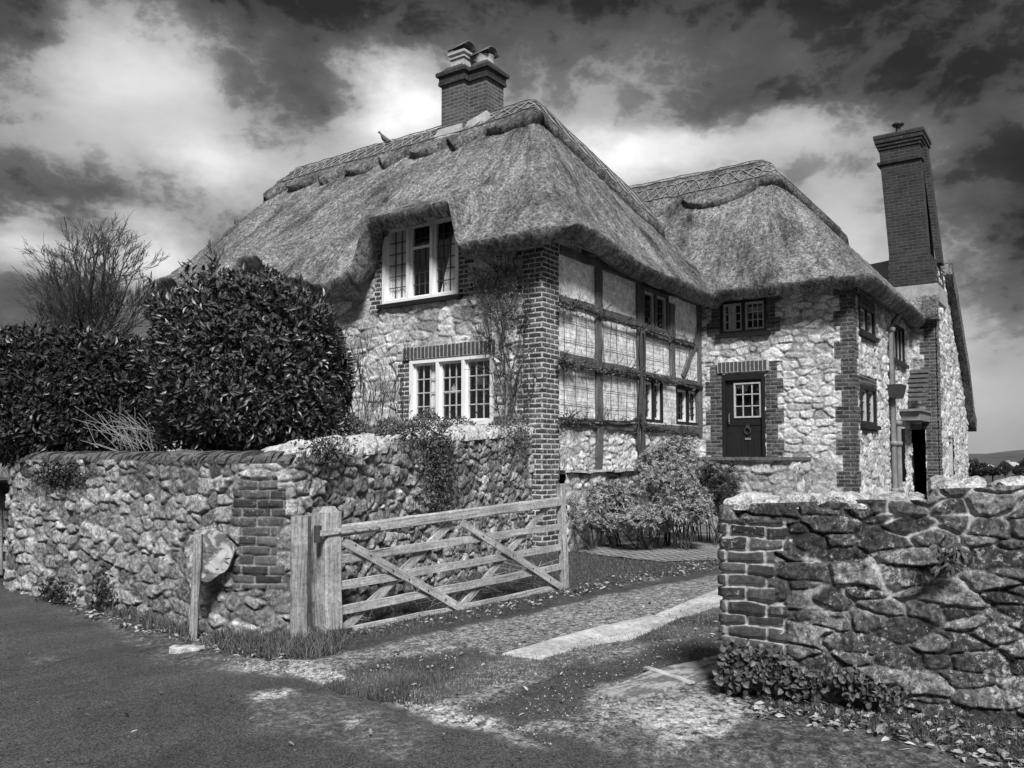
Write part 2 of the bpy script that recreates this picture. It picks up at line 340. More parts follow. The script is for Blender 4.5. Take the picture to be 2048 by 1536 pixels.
M['rosette'] = leafmat('grey_shrub_leaf', .29, .6, .7, .2); M['grass'] = leafmat('grass_blade', .10, .8, .8, .15); M['litter'] = leafmat('fallen_leaf', .22, 1., .8, .2); M['creeper'] = leafmat('creeper_leaf', .085, .9, .7, .2)
M['bark'] = material('twig_bark', f_plain(.055, .9, 18, .6)); M['palebark'] = material('pale_bark', f_plain(.24, .9, 18, .6)); M['treebark'] = material('tree_bark', f_plain(.05, .9, 6, .6))
def glassmat():
    m = bpy.data.materials.new('window_glass'); m.use_nodes = True; t = NT(m.node_tree); nt = m.node_tree
    out = nt.nodes['Material Output']; nt.nodes.remove(nt.nodes['Principled BSDF'])
    tr = t.new('ShaderNodeBsdfTransparent'); tr.inputs[0].default_value = (.97, .97, .97, 1); gl = t.new('ShaderNodeBsdfGlossy'); gl.inputs['Roughness'].default_value = .04
    t.l.new(t.bump(t.noise(t.obj(), 5, 2), .25, .02), gl.inputs['Normal'])
    mx = t.new('ShaderNodeMixShader'); mx.inputs[0].default_value = .06; t.l.new(tr.outputs[0], mx.inputs[1]); t.l.new(gl.outputs[0], mx.inputs[2]); t.l.new(mx.outputs[0], out.inputs[0]); return m
M['glass'] = glassmat()
# ------------------------------------------------------------------ relief walls
def relief(name, path, z0, ztop, step, mat, parent=None, sx=.26, sy=.15, seed=1, rel=.05, bricks=(), holes=(), base=0., lich=1., close=None, flat=None, gap=(.003, .02), brel=.012, bwarp=.016, jd0=.5, und=1., pw=2.6, wamp=.28, tl=.5, jit=.95, wv=.55, edgew=.022, top=None, tonefn=None, mortfn=None, bvn=.0):
    path = [Vector(p).to_2d() if len(p) > 2 else Vector(p) for p in path]
    L = [0]
    for a, b in zip(path, path[1:]): L.append(L[-1]+(b-a).length)
    n = max(2, int(L[-1]/step)+1); u = np.linspace(0, L[-1], n)
    px_ = np.interp(u, L, [p.x for p in path]); py_ = np.interp(u, L, [p.y for p in path])
    dx = np.gradient(px_, u); dy = np.gradient(py_, u); k = np.hypot(dx, dy); nx, ny = dy/k, -dx/k
    zt = ztop(u) if callable(ztop) else np.full(n, float(ztop)); nz = int((zt.max()-z0)/step)+1
    v = np.linspace(0, 1, nz); U = np.repeat(u[:, None], nz, 1); Z = z0+v[None, :]*(zt[:, None]-z0)
    e, r1, r2, lx, ly = rubble(U, Z, sx, sy, seed, jit, wv, pw, wamp)
    n1 = fbm(U*14, Z*14, seed+7, 4); n2 = fbm(U*4, Z*4, seed+9, 3)
    prof = ss(0, edgew, e)**.7
    jd = jd0+(1-jd0)*ss(.40, .60, fbm(U*2.7+3, Z*3.5, seed+21, 4)); prof = 1-(1-prof)*jd
    n3 = np.abs(fbm(U*6, Z*8, seed+31, 4)-.5)*2; n5 = fbm(U*34, Z*34, seed+41, 3)
    tilt = ((r1-.5)*lx*1.6+(r2-.5)*ly*2.2)*tl
    hgt = rel*(prof*(.5+.7*r1+tilt)+.75*(n1-.5)*(.4+.6*prof)+.55*und*(n2-.5)-.55*und*n3*prof+.34*(n5-.5))
    mort = (1-ss(gap[0], gap[1], e+(n1-.5)*.016))*(.35+.65*jd)
    if mortfn is not None: mort = mort*mortfn(U, Z)
    bm = np.zeros(U.shape)
    for (a, b, c, d, tl, tr) in bricks:         # u0 u1 z0 z1, tooth on each side
        q = np.mod(np.floor(Z/(RH_*4)), 2)
        lo = np.where(q > 0, a-tl, a); hi = np.where(q > 0, b+tr, b)
        bm = np.maximum(bm, ((U >= lo) & (U <= hi) & (Z >= c) & (Z <= d)).astype(float))
    Uw = U+(fbm(U*5, Z*5, seed+61, 4)-.5)*bwarp; Zw = Z+(fbm(U*4+9, Z*9, seed+62, 4)-.5)*bwarp
    be, br = brickpat(Uw, Zw); bh = brel*ss(0.004, .014, be)*(.6+.6*br)+(n1-.5)*.010+.5*rel*.6
    hgt = hgt*(1-bm)+bh*bm
    if flat is not None:
        fl = flat(U, Z); hgt = hgt*(1-fl)+fl*(.02+(n1-.5)*.008); mort = mort*(1-fl)
    tone = r1+(r2-.5)*.3
    if tonefn is not None: tone = tonefn(U, Z, tone)
    if top: Z = Z+top(U, Z, v[None, :])
    X = px_[:, None]+nx[:, None]*(hgt+base); Y = py_[:, None]+ny[:, None]*(hgt+base)
    V = np.stack([X, Y, Z], -1).reshape(-1, 3)
    cu = (U[:-1, :-1]+U[1:, 1:])/2; cz = (Z[:-1, :-1]+Z[1:, 1:])/2; keep = np.ones(cu.shape, bool)
    for (a, b, c, d) in holes: keep &= ~((cu > a) & (cu < b) & (cz > c) & (cz < d))
    uvv = np.stack([Uw, Zw], -1).reshape(-1, 2)
    return mesh(name, V, gridfaces(n, nz, keep), mat, parent, uv=uvv, attrs={'tone': tone, 'mort': mort, 'brick': bm, 'blich': lich(U, Z) if callable(lich) else np.full(U.shape, lich)}, smooth=True)
exec_parts = []
# ================================================================== SETTING
P_ = lambda *a: G(*a)
def inpoly(x, y, poly):
    c = np.zeros(x.shape, bool); n = len(poly)
    for i in range(n):
        x0, y0 = poly[i][:2]; x1, y1 = poly[(i+1) % n][:2]
        c ^= ((y0 > y) != (y1 > y)) & (x < (x1-x0)*(y-y0)/(y1-y0+1e-12)+x0)
    return c
def polysheet(name, poly, z, mat, step, kind='structure', edge=.12, hgt=.0, seed=3, hs=1.2):
    xs = np.array([p[0] for p in poly]); ys = np.array([p[1] for p in poly])
    X, Y = np.meshgrid(np.arange(xs.min()-edge, xs.max()+edge, step), np.arange(ys.min()-edge, ys.max()+edge, step), indexing='ij')
    wx = X+(fbm(X*3, Y*3, seed, 4)-.5)*2*edge; wy = Y+(fbm(X*3+7, Y*3, seed+2, 4)-.5)*2*edge
    ins = inpoly(wx, wy, poly); keep = ins[:-1, :-1] & ins[1:, 1:] & ins[1:, :-1] & ins[:-1, 1:]
    Z = z+hgt*fbm(X*hs, Y*hs, seed+5, 4)
    V = np.stack([X, Y, Z], -1).reshape(-1, 3); f = gridfaces(*X.shape, keep)
    used = np.unique(f); mp = np.zeros(len(V), int); mp[used] = np.arange(len(used))
    o = mesh(name, V[used], mp[f], mat, None, smooth=True)
    if kind: o['kind'] = kind
    return o
def f_ground(base, speck, lo, hi, sc=90, patch=.8, big=1.1, bd=.012):
    def fn(t, bs):
        ob = t.obj(); v1 = t.voro(ob, sc, 'F1', 'Color'); bw = t.new('ShaderNodeRGBToBW'); t.l.new(v1, bw.inputs[0]); n = t.noise(ob, 5, 5, .65); n2 = t.noise(ob, big, 4, .6); d = t.voro(ob, sc)
        f = t.noise(ob, sc*1.6, 3, .7)
        v = t.m('MULTIPLY', base, t.m('MULTIPLY_ADD', t.m('SUBTRACT', bw.outputs[0], .5), speck, 1.)); v = t.m('MULTIPLY', v, t.m('MULTIPLY_ADD', t.m('SUBTRACT', n, .5), patch*1.6, 1.))
        v = t.m('MULTIPLY', v, t.m('MULTIPLY_ADD', t.m('SUBTRACT', n2, .5), patch*2, 1.)); v = t.m('MULTIPLY', v, t.m('MULTIPLY_ADD', t.m('SUBTRACT', f, .5), 1.2, 1.))
        return t.m('MINIMUM', t.m('MAXIMUM', v, lo), hi), .92, t.bump(t.m('ADD', bw.outputs[0], t.m('MULTIPLY', n, .7)), .8, bd)
    return fn
M['earth'] = material('leafy_earth', f_ground(.09, 1.5, .015, .4, 45, .9)); M['asphalt'] = material('worn_asphalt', f_ground(.062, .7, .02, .25, 110, .32, .55, .004)); M['gravel'] = material('pale_gravel', f_ground(.20, 1.9, .03, .7, 55, .8, 1.4))
M['grit'] = material('loose_grit', f_ground(.30, 1.6, .05, .75, 60, .9, 2.2)); M['track'] = material('rutted_track', f_ground(.085, 1.2, .02, .35, 70, .6)); M['slabm'] = material('pale_concrete_slab', f_plain(.42, .9, 4, .7, .5, .01)); M['field'] = material('distant_field', f_plain(.07, .95, .02, .7, 0)); M['hillm'] = material('far_hill', f_plain(.085, .95, .01, .6, 0))
big = 4000
g = mesh('ground', [(-big, -big, -.03), (big, -big, -.03), (big, big, -.03), (-big, big, -.03)], [(0, 1, 2, 3)], M['field']); g['kind'] = 'structure'
polysheet('verge', [(-6, -6), (28, -6), (30, 16), (-6, 22)], -.012, M['earth'], .25, edge=.1, hgt=.0)
road = [(-4, -6), (3.2, -6), P_(2048, 1600), P_(1650, 1536), P_(1200, 1500), P_(1010, 1462), P_(880, 1415), P_(700, 1360), P_(560, 1345), P_(440, 1330), P_(300, 1290), P_(150, 1230), P_(0, 1180), P_(-200, 1140), P_(-400, 1110), (-4, 18)]
def gnoisy(X, Y, poly, e, s):
    wx = X+(fbm(X*2.2, Y*2.2, s, 5)-.5)*2*e; wy = Y+(fbm(X*2.2+7, Y*2.2, s+2, 5)-.5)*2*e; return inpoly(wx, wy, poly).astype(float)
driv = [P_(440, 1338), P_(560, 1352), P_(700, 1366), P_(880, 1420), P_(1010, 1466), P_(1200, 1504), P_(1400, 1470), P_(1440, 1400), P_(1452, 1380), P_(1700, 1240), P_(1700, 1100), P_(1452, 1135), P_(1200, 1190), P_(1000, 1245), P_(800, 1290), P_(640, 1325)]
ruts = [[P_(690, 1348), P_(800, 1322), P_(960, 1300), P_(1010, 1322), P_(880, 1375), P_(760, 1395)], [P_(860, 1450), P_(1130, 1350), P_(1450, 1255), P_(1500, 1275), P_(1500, 1310), P_(1200, 1380), P_(1150, 1450), P_(1020, 1470)], [P_(1000, 1250), P_(1200, 1200), P_(1450, 1150), P_(1450, 1135), P_(1200, 1185), P_(1000, 1236)]]
grits = [[P_(430, 1322), P_(520, 1334), P_(620, 1362), P_(720, 1400), P_(880, 1448), P_(1010, 1478), P_(1120, 1505), P_(1060, 1480), P_(930, 1430), P_(800, 1392), P_(700, 1350), P_(600, 1338)], [P_(500, 1385), P_(590, 1378), P_(600, 1392), P_(510, 1402)], [P_(695, 1440), P_(735, 1432), P_(720, 1452)], [P_(1250, 1450), P_(1450, 1400), P_(1560, 1430), P_(1480, 1470), P_(1350, 1500)]]
dusty = [[P_(150, 1205), P_(300, 1268), P_(440, 1315), P_(500, 1360), P_(330, 1325), P_(160, 1250)], [P_(1150, 1480), P_(1450, 1420), P_(1900, 1500), P_(2100, 1580), P_(1500, 1580), P_(1200, 1536)], [P_(20, 1325), P_(90, 1318), P_(110, 1332), P_(50, 1338)], [P_(560, 1390), P_(700, 1400), P_(900, 1480), P_(850, 1536), P_(500, 1460)]]
def gmix(t, bs):
    ob = t.obj(); A = t.attr('asph'); Gv = t.attr('grav'); R_ = t.attr('rut'); Gr = t.attr('grit'); D = t.attr('dust')
    c1 = t.new('ShaderNodeRGBToBW'); t.l.new(t.voro(ob, 75, 'F1', 'Color'), c1.inputs[0]); c2 = t.new('ShaderNodeRGBToBW'); t.l.new(t.voro(ob, 140, 'F1', 'Color'), c2.inputs[0])
    n = t.noise(ob, 4.5, 6, .7); n2 = t.noise(ob, 1.1, 5, .65); f = t.noise(ob, 100, 3, .75); n3 = t.noise(ob, 18, 5, .75)
    def k(b, sp, c, p, q): 
        v = t.m('MULTIPLY', b, t.m('MULTIPLY_ADD', t.m('SUBTRACT', c, .5), sp, 1.)); v = t.m('MULTIPLY', v, t.m('MULTIPLY_ADD', t.m('SUBTRACT', n, .5), p, 1.)); return t.m('MULTIPLY', v, t.m('MULTIPLY_ADD', t.m('SUBTRACT', n3, .5), q, 1.))
    s1, s2 = c1.outputs[0], c2.outputs[0]
    earth = k(.050, 1.4, s1, 1.4, 1.6); asph = k(.062, 2.0, s2, .7, .7); grav = k(.25, 1.9, s1, 1.4, 1.6); rut = k(.048, 1.2, s1, .9, 1.2); grit = k(.42, 1.3, s1, 1.2, 1.6); dust = k(.115, 1.5, s1, 1.4, 1.4)
    cr = t.new('ShaderNodeTexVoronoi', feature='DISTANCE_TO_EDGE'); t.l.new(t.vm('ADD', ob, t.noise(ob, 3, 4, .6, 0, 'Color')), cr.inputs['Vector']); cr.inputs['Scale'].default_value = .9
    ck = t.m('MULTIPLY', t.map(cr.outputs[0], .002, .010, 1., 0.), t.map(t.noise(ob, .8, 2, .5), .50, .58)); asph = t.m('MULTIPLY', asph, t.m('MULTIPLY_ADD', ck, -.6, 1.)); asph = t.m('MULTIPLY', asph, t.m('MULTIPLY_ADD', t.m('SUBTRACT', t.noise(t.scale(ob, .5, 1.6, 1), 1.1, 4, .6), .5), 1.3, 1.))
    v = t.mix(A, earth, asph)
    v = t.mix(t.m('MULTIPLY', Gv, t.map(n3, .30, .60)), v, grav); v = t.mix(t.m('MULTIPLY', R_, t.map(n3, .25, .55)), v, rut)
    v = t.mix(t.m('MULTIPLY', D, t.map(n3, .38, .62)), v, dust); v = t.mix(t.m('MULTIPLY', Gr, t.map(n3, .34, .58)), v, grit)
    st = t.map(t.noise(ob, 55, 2, .5), .70, .74); v = t.mix(t.m('MULTIPLY', st, t.m('MULTIPLY', t.map(n2, .42, .62), .5)), v, .35)
    v = t.m('MULTIPLY', v, t.m('MULTIPLY_ADD', t.m('SUBTRACT', f, .5), 1.3, 1.)); v = t.m('MULTIPLY', v, t.m('MULTIPLY_ADD', t.m('SUBTRACT', n2, .5), .9, 1.))
    h = t.m('ADD', t.m('MULTIPLY', s1, t.mix(A, 1.0, .25)), t.m('MULTIPLY', f, .6))
    return t.m('MINIMUM', t.m('MAXIMUM', v, .012), .75), .93, t.bump(h, .9, .010)
M['groundmix'] = material('lane_and_yard_surface', gmix)
def soft(a):
    for _ in range(3): b = a.copy(); b[1:-1, 1:-1] = (a[1:-1, 1:-1]*2+a[:-2, 1:-1]+a[2:, 1:-1]+a[1:-1, :-2]+a[1:-1, 2:])/6; a = b
    return a
def yard():
    st = .032; xs = np.arange(1.2, 17.5, st); ys = np.arange(-1.2, 13.2, st); X, Y = np.meshgrid(xs, ys, indexing='ij')
    inr = gnoisy(X, Y, road, .09, 3); A = soft(inr); gv = soft(gnoisy(X, Y, driv, .14, 21)); ru = soft(np.clip(sum(gnoisy(X, Y, q, .13, 31+i) for i, q in enumerate(ruts)), 0, 1)); gt = soft(np.clip(sum(gnoisy(X, Y, q, .15, 41+i) for i, q in enumerate(grits)), 0, 1)); du = soft(np.clip(sum(gnoisy(X, Y, q, .22, 51+i) for i, q in enumerate(dusty)), 0, 1))
    Z = .012*fbm(X*9, Y*9, 4, 4)*(1-.8*A)+.015*(fbm(X*1.3, Y*1.3, 8, 3)-.3)*(1-A)-.015*ru+.02*(1-A)+.01
    V = np.stack([X, Y, Z], -1).reshape(-1, 3); cell = inr[:-1, :-1] > .5; at = {'asph': A, 'grav': gv, 'rut': ru, 'grit': gt, 'dust': du}
    for nm, kp in (('road', cell), ('yard', ~cell)):
        f = gridfaces(*X.shape, kp); used = np.unique(f); mp = np.zeros(len(V), int); mp[used] = np.arange(len(used))
        o = mesh(nm, V[used], mp[f], M['groundmix'], None, attrs={k_: a_.reshape(-1)[used] for k_, a_ in at.items()}, smooth=True); o['kind'] = 'structure'
yard()
# brick paving
def f_pave(t, bs):
    ob = t.obj(); s_ = t.new('ShaderNodeSeparateXYZ'); t.l.new(ob, s_.inputs[0])
    zz = t.m('MULTIPLY', t.m('PINGPONG', s_.outputs[1], .14), .8); a = t.m('FRACT', t.m('MULTIPLY', t.m('ADD', s_.outputs[0], zz), 5.5))
    ln = t.map(t.m('ABSOLUTE', t.m('SUBTRACT', a, .5)), .30, .42); n = t.noise(ob, 20, 4, .7); n2 = t.noise(ob, 1.5, 4, .7)
    v = t.mix(ln, .24, .05); v = t.m('MULTIPLY', v, t.m('MULTIPLY_ADD', t.m('SUBTRACT', n, .5), 1.6, 1.)); v = t.m('MULTIPLY', v, t.m('MULTIPLY_ADD', t.m('SUBTRACT', n2, .5), 1.4, 1.))
    return t.m('MAXIMUM', v, .02), .9, t.bump(t.m('SUBTRACT', n, ln), .8, .02)
M['pave'] = material('herringbone_brick', f_pave)
polysheet('paving', [P_(1130, 1085), P_(1130, 1105), P_(1200, 1118), P_(1330, 1132), P_(1480, 1125), P_(1700, 1110), P_(1700, 1062), P_(1450, 1072), P_(1250, 1075)], .05, M['pave'], .05, edge=.08, hgt=.008, seed=12)
# hills
def hill(name, pts, D, zb, depth, mat):
    V = []; Fc = []
    for i, (x, y) in enumerate(pts):
        p = atD(x, y, D); q = atD(x, y, D+depth); c = atD(x, 930, D*.8)
        V += [(c.x, c.y, zb), (p.x, p.y, p.z), (q.x, q.y, zb)]
    for i in range(len(pts)-1): a = i*3; Fc += [(a, a+3, a+4, a+1), (a+1, a+4, a+5, a+2)]
    o = mesh(name, V, Fc, mat, None, smooth=True); o['kind'] = 'structure'; return o
hill('hills', [(1500, 914), (1700, 911), (1850, 909), (1935, 907.5), (1975, 907), (2010, 903), (2048, 899), (2100, 894), (2250, 888), (2500, 897), (2800, 912)], 1500, -1, 900, M['hillm'])
hill('far_field', [(1500, 916), (1880, 916), (1940, 915), (1990, 911), (2060, 908), (2200, 902), (2600, 914)], 900, -1, 300, M['field'])
# ================================================================== COTTAGE
X0, Y0, X1, Y2, X3, Y3 = 10.43, 6.72, 16.4, 3.72, 22.0, 3.12
house = empty('thatched_cottage', 'old stone and timber framed cottage with deep thatched roof and brick chimneys', 'cottage', (13.5, 9, 0))
zw = 4.95
# stone facade on the lane side
relief('stone_wall', [(X0, 16.4), (X0, Y0-.028)], 0, zw, .0165, M['house'], house, sx=.34, sy=.16, seed=11, rel=.038, wamp=.2, pw=3.,  jit=.85,
       bricks=[(16.4-7.06, 9.9, 0, 5, .11, 0), (16.4-8.28, 16.4-8.10, 3.95, 5, 0, .11), (16.4-10.12, 16.4-9.93, 3.9, 5, .11, 0), (16.4-9.48, 16.4-9.30, 2.0, 3.24, .10, 0)],
       holes=[(16.4-9.93, 16.4-8.28, 4.02, 5.4), (16.4-9.30, 16.4-7.59, 1.96, 3.05)], lich=lambda u, z: 1.4*ss(3.4, 2.9, z)*ss(8.5, 9.0, u)+.3, tonefn=lambda u, z, t: t*.9+.35*(fbm(u*.9, z*.9, 5, 3)-.4))
relief('brick_pier', [(X0-.028, Y0), (10.86, Y0)], 0, zw, .014, M['house'], house, bricks=[(-1, 2, -1, 9, 0, 0)], lich=.35)
relief('stone_plinth', [(10.86, Y0), (X1, Y0)], 1.2, 1.98, .0165, M['house'], house, sx=.19, sy=.11, seed=31, rel=.035, tonefn=lambda u, z, t: t+.25)
relief('plinth_foot', [(10.86, Y0-.10), (X1, Y0-.10)], 0, 1.22, .02, M['house'], house, sx=.26, sy=.15, seed=32, rel=.04)
def infill(t, bs):
    uv = t.uv(); br = t.new('ShaderNodeTexBrick'); t.l.new(uv, br.inputs['Vector']); br.inputs['Scale'].default_value = 1
    for k, q in (('Color1', .56), ('Color2', .68), ('Mortar', .36)): br.inputs[k].default_value = (q, q, q, 1)
    br.inputs['Mortar Size'].default_value = .007; br.inputs['Brick Width'].default_value = BW_; br.inputs['Row Height'].default_value = RH_; br.inputs['Mortar Smooth'].default_value = .5
    bw = t.new('ShaderNodeRGBToBW'); t.l.new(br.outputs[0], bw.inputs[0]); n = t.noise(t.obj(), 11, 6, .7); n2 = t.noise(t.obj(), 1.8, 4, .65); n3 = t.noise(t.obj(), 42, 3, .7)
    v = t.mix(t.attr('brick'), .74, bw.outputs[0]); v = t.m('MULTIPLY', v, t.m('MULTIPLY_ADD', t.m('SUBTRACT', n, .5), 2.0, 1.)); v = t.m('MULTIPLY', v, t.m('MULTIPLY_ADD', t.m('SUBTRACT', n2, .5), 1.3, 1.))
    v = t.m('MULTIPLY', v, t.m('MULTIPLY_ADD', t.m('SUBTRACT', n3, .5), 1.8, 1.))
    return v, .92, t.bump(t.m('ADD', n, n3), .4, .01)
M['infill'] = material('limewashed_infill', infill)
A = [onY(1283, 575, Y0), onY(1335, 592, Y0), onY(1283, 655, Y0)]
WA = (A[0].x, A[1].x, 3.79, 4.54); B = [onY(1287, 757, Y0).x, onY(1323, 765, Y0).x]; WB = (B[0], B[1], 2.10, 2.87); Cc = [onY(1350, 775, Y0).x, onY(1398, 783, Y0).x]; WC = (Cc[0], min(Cc[1], 16.3), 2.10, 2.83)
o = relief('infill_wall', [(10.86, Y0), (X1, Y0)], 1.98, zw, .02, M['infill'], house, flat=lambda u, z: np.ones(u.shape), bricks=[(-1, 9, 0, 3.85, 0, 0)], brel=.006, rel=.01,
       holes=[(w[0]-10.86, w[1]-10.86, w[2], w[3]) for w in (WA, WB, WC)])
# wing, side with the door
relief('stone_wall', [(X1, Y0), (X1, Y2-.028)], 0, zw, .0165, M['housewing'], house, sx=.26, sy=.13, seed=41, rel=.036, wamp=.2, pw=3., 
       bricks=[(Y0-3.93, 3.1, 0, 5, .12, 0), (Y0-6.5, Y0-6.24, 1.4, 3.33, .1, 0), (Y0-5.36, Y0-5.12, 1.4, 3.33, 0, .12), (Y0-6.45, Y0-6.26, 3.85, 5, .1, 0), (Y0-5.31, Y0-5.14, 3.85, 5, 0, .1)],
       holes=[(Y0-6.26, Y0-5.31, 3.94, 4.62), (Y0-6.24, Y0-5.36, 1.46, 3.12)], lich=.4, tonefn=lambda u, z, t: t+.2)
U1 = [onY(1716, 605, Y2), onY(1746, 625, Y2), onY(1716, 660, Y2)]; L1 = [onY(1719, 770, Y2), onY(1749, 778, Y2)]; U2 = [onY(1783, 650, Y2), onY(1806, 660, Y2)]
WU = (U1[0].x, U1[1].x, 3.86, 4.42); WL = (L1[0].x, L1[1].x, 2.08, 2.84); WV = (U2[0].x, U2[1].x, 3.6, 4.45); PD = (onY(1788, 850, Y2).x, onY(1808, 850, Y2).x, .9, 2.15)
relief('stone_wall', [(X1-.028, Y2), (X3, Y2)], 0, zw, .02, M['housewing'], house, sx=.28, sy=.15, seed=43, rel=.04,
       bricks=[(-1, .25, 0, 5, 0, .12)]+[(w[0]-X1-.12, w[1]-X1+.14, w[2]-.1, w[3]+.2, .0, .0) for w in (WU, WL)],
       holes=[(w[0]-X1, w[1]-X1, w[2], w[3]) for w in (WU, WL, WV, PD)], lich=.2, tonefn=lambda u, z, t: t+.25)
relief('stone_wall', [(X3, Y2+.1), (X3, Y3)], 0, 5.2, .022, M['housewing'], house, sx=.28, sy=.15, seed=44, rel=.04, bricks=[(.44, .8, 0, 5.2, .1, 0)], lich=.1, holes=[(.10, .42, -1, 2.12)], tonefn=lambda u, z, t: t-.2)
gp = [onY(x, y, Y3) for (x, y) in ((1885, 550), (1889, 575), (1898, 620), (1910, 690), (1922, 760), (1932, 845))]
XG = onY(1934, 900, Y3).x
gx = [X3]+[p.x for p in gp]+[XG+.3]; gz = [gp[0].z]+[p.z for p in gp]+[gp[-1].z-.2]
relief('gable_wall', [(X3, Y3), (XG, Y3)], 0, lambda u: np.interp(u+X3, gx, gz), .025, M['housewing'], house, sx=.26, sy=.15, seed=45, rel=.04, bricks=[(-1, .35, 0, 5.6, 0, .12)], tonefn=lambda u, z, t: t+.15,
       holes=[(onY(1893, 880, Y3).x-X3, onY(1905, 880, Y3).x-X3, 1.0, 1.95)])
q0, q1 = onY(1893, 880, Y3).x, onY(1905, 880, Y3).x
mb = MB(); mb.box(q0, q1, Y3+.05, Y3+.10, 1.0, 1.95); mb.box(q0+.3, q0+.4, Y3, Y3+.06, 1.0, 1.85); mb.box(q0, q1, Y3, Y3+.06, 1.85, 1.95); mb.box(q1-.12, q1, Y3, Y3+.06, 1.0, 1.85); mb.build('side_window', M['pot'], house)
# unseen back walls
mb = MB(); mb.box(17.3, 17.45, 9, 16.4, 0, 4.9); mb.box(X0+.05, 17.4, 16.3, 16.45, 0, 4.9); mb.box(XG-.15, XG, Y3+.1, 12, 0, 2.3); mb.box(17.4, XG, 11.9, 12, 0, 2.3); mb.build('back_wall', M['plaster'], house)
# ---- thatch
def smin(zs, k): zs = np.stack(zs); m = zs.min(0); return m-k*np.log(np.exp(-(zs-m)/k).sum(0))
def mk_H(x0, x1, y0, y1, zE, aW, aE, aS, aN, zR, k=.22, lift=None, seed=0):
    def Hf(x, y):
        z = smin([zE+(x-x0)*aW, zE+(x1-x)*aE, zE+(y-y0)*aS, zE+(y1-y)*aN, np.full(np.shape(x), zR+.32)], k)
        z = z+.06*(fbm(x*1.1, y*1.1, seed, 3)-.5)+.035*(fbm(x*5, y*5, seed+3, 3)-.5)
        if lift is not None: z = z+lift(x, y)
        return z
    return Hf
def thatch(name, x0, x1, y0, y1, Hf, R0, R1, rad, mat, parent, step=.05, rows=80, inner=.70, thick=.20, s0=0):
    # rounded rectangular eaves outline, counter-clockwise from the lane-side far corner
    pts = []
    def arc(cx, cy, a0, a1):
        for k in range(13): a = radians(a0+(a1-a0)*k/12); pts.append((cx+rad*cos(a), cy+rad*sin(a)))
    arc(x0+rad, y1-rad, 90, 180); arc(x0+rad, y0+rad, 180, 270); arc(x1-rad, y0+rad, 270, 360); arc(x1-rad, y1-rad, 0, 90); pts.append(pts[0])
    P = np.array(pts); L = np.concatenate([[0], np.cumsum(np.hypot(*np.diff(P, axis=0).T))]); n = int(L[-1]/step)
    s = np.linspace(0, L[-1], n+1); ex = np.interp(s, L, P[:, 0]); ey = np.interp(s, L, P[:, 1])
    tx = np.gradient(ex); ty = np.gradient(ey); k = np.hypot(tx, ty); ox, oy = ty/k, -tx/k
    ox[0] = ox[-1] = ox[1]; oy[0] = oy[-1] = oy[1]
    rx_ = np.clip(ex, min(R0[0], R1[0]), max(R0[0], R1[0])); ry_ = np.clip(ey, min(R0[1], R1[1]), max(R0[1], R1[1]))
    rows_ = []; uvs = []
    ez = Hf(ex, ey); seglen = np.hypot(rx_-ex, ry_-ey)
    und = [(-inner, -thick+.26), (-inner*.7, -thick+.16), (-inner*.5, -thick+.06), (-.24, -thick-.0), (-.19, -thick-.0), (-.11, -thick*.78), (-.05, -thick*.45), (-.008, -thick*.13)]
    jag = .03*(fbm(s*6, s*0, 77+s0, 3)-.5)+.015*(fbm(s*25, s*0, 7+s0, 2)-.5)
    for (d, z) in und:
        rows_.append(np.stack([ex+ox*(d+jag*.5), ey+oy*(d+jag*.5), ez+z+jag], -1)); uvs.append(np.stack([s, np.full(n+1, (z-.3)*1.0-d*.6)], -1))
    for j in range(rows+1):
        f = j/rows; X = ex+(rx_-ex)*f; Y = ey+(ry_-ey)*f
        rows_.append(np.stack([X, Y, Hf(X, Y)+(.05*(fbm(X*12, Y*12, 3, 3)-.5)+.035*(vn(X*31, Y*31, 8)-.5))*min(1, .3+f*8)], -1)); uvs.append(np.stack([s, seglen*f*1.35], -1))
    V = np.stack(rows_, 1); uvv = np.stack(uvs, 1)
    return mesh(name, V.reshape(-1, 3), gridfaces(V.shape[0], V.shape[1]), mat, parent, uv=uvv.reshape(-1, 2), smooth=True)
def lift1(x, y):
    d = np.clip(x-9.82, 0, 9)
    a = ss(7.84, 8.06, y)*(1-ss(9.76, 10.16, y)); b = ss(12.0, 12.6, y)*(1-ss(13.0, 13.5, y)); c = ss(14.6, 15.2, y)*(1-ss(15.7, 16.3, y))
    r = a*np.maximum(0, .71-.50*d)+b*np.maximum(0, .5-.5*d)+c*np.maximum(0, .40-.5*d)
    r = r-.26*np.exp(-((y-10.75)/.62)**2)*np.clip(1-d/1.0, 0, 1)**1.3
    return np.where(x < 12.5, r, 0)+.24*np.exp(-((x-10.9)/1.1)**2)*np.clip(1-(y-6.14)/1.3, 0, 1)**1.5*np.clip((x-9.6)/.8, 0, 1)
H1 = mk_H(9.82, 17.58, 6.14, 16.62, 4.66, .954, .954, 1.294, 6., 8.40, .19, lift1, 1)
H2 = mk_H(15.78, 22.2, 3.26, 13, 4.74, 1.138, .92, 1.172, 6., 7.98, .19, None, 21)
thatch('thatch_roof', 9.82, 17.58, 6.14, 16.62, H1, (13.7, 9.0), (13.7, 16.0), .45, M['thatch'], house, step=.03, rows=150)
thatch('thatch_roof', 15.78, 22.2, 3.26, 13, H2, (18.6, 6.0), (18.6, 12.5), .45, M['thatch'], house, step=.032, rows=120, s0=5)
def mk_C(*a, **k): return mk_H(*a, **k)
H1c = mk_H(9.82, 17.58, 6.14, 16.62, 4.66, .954, .954, 1.294, 6., 8.30, .05, None, 1)
H2c = mk_H(15.78, 22.2, 3.26, 13, 4.74, 1.138, .92, 1.172, 6., 7.90, .05, None, 21)
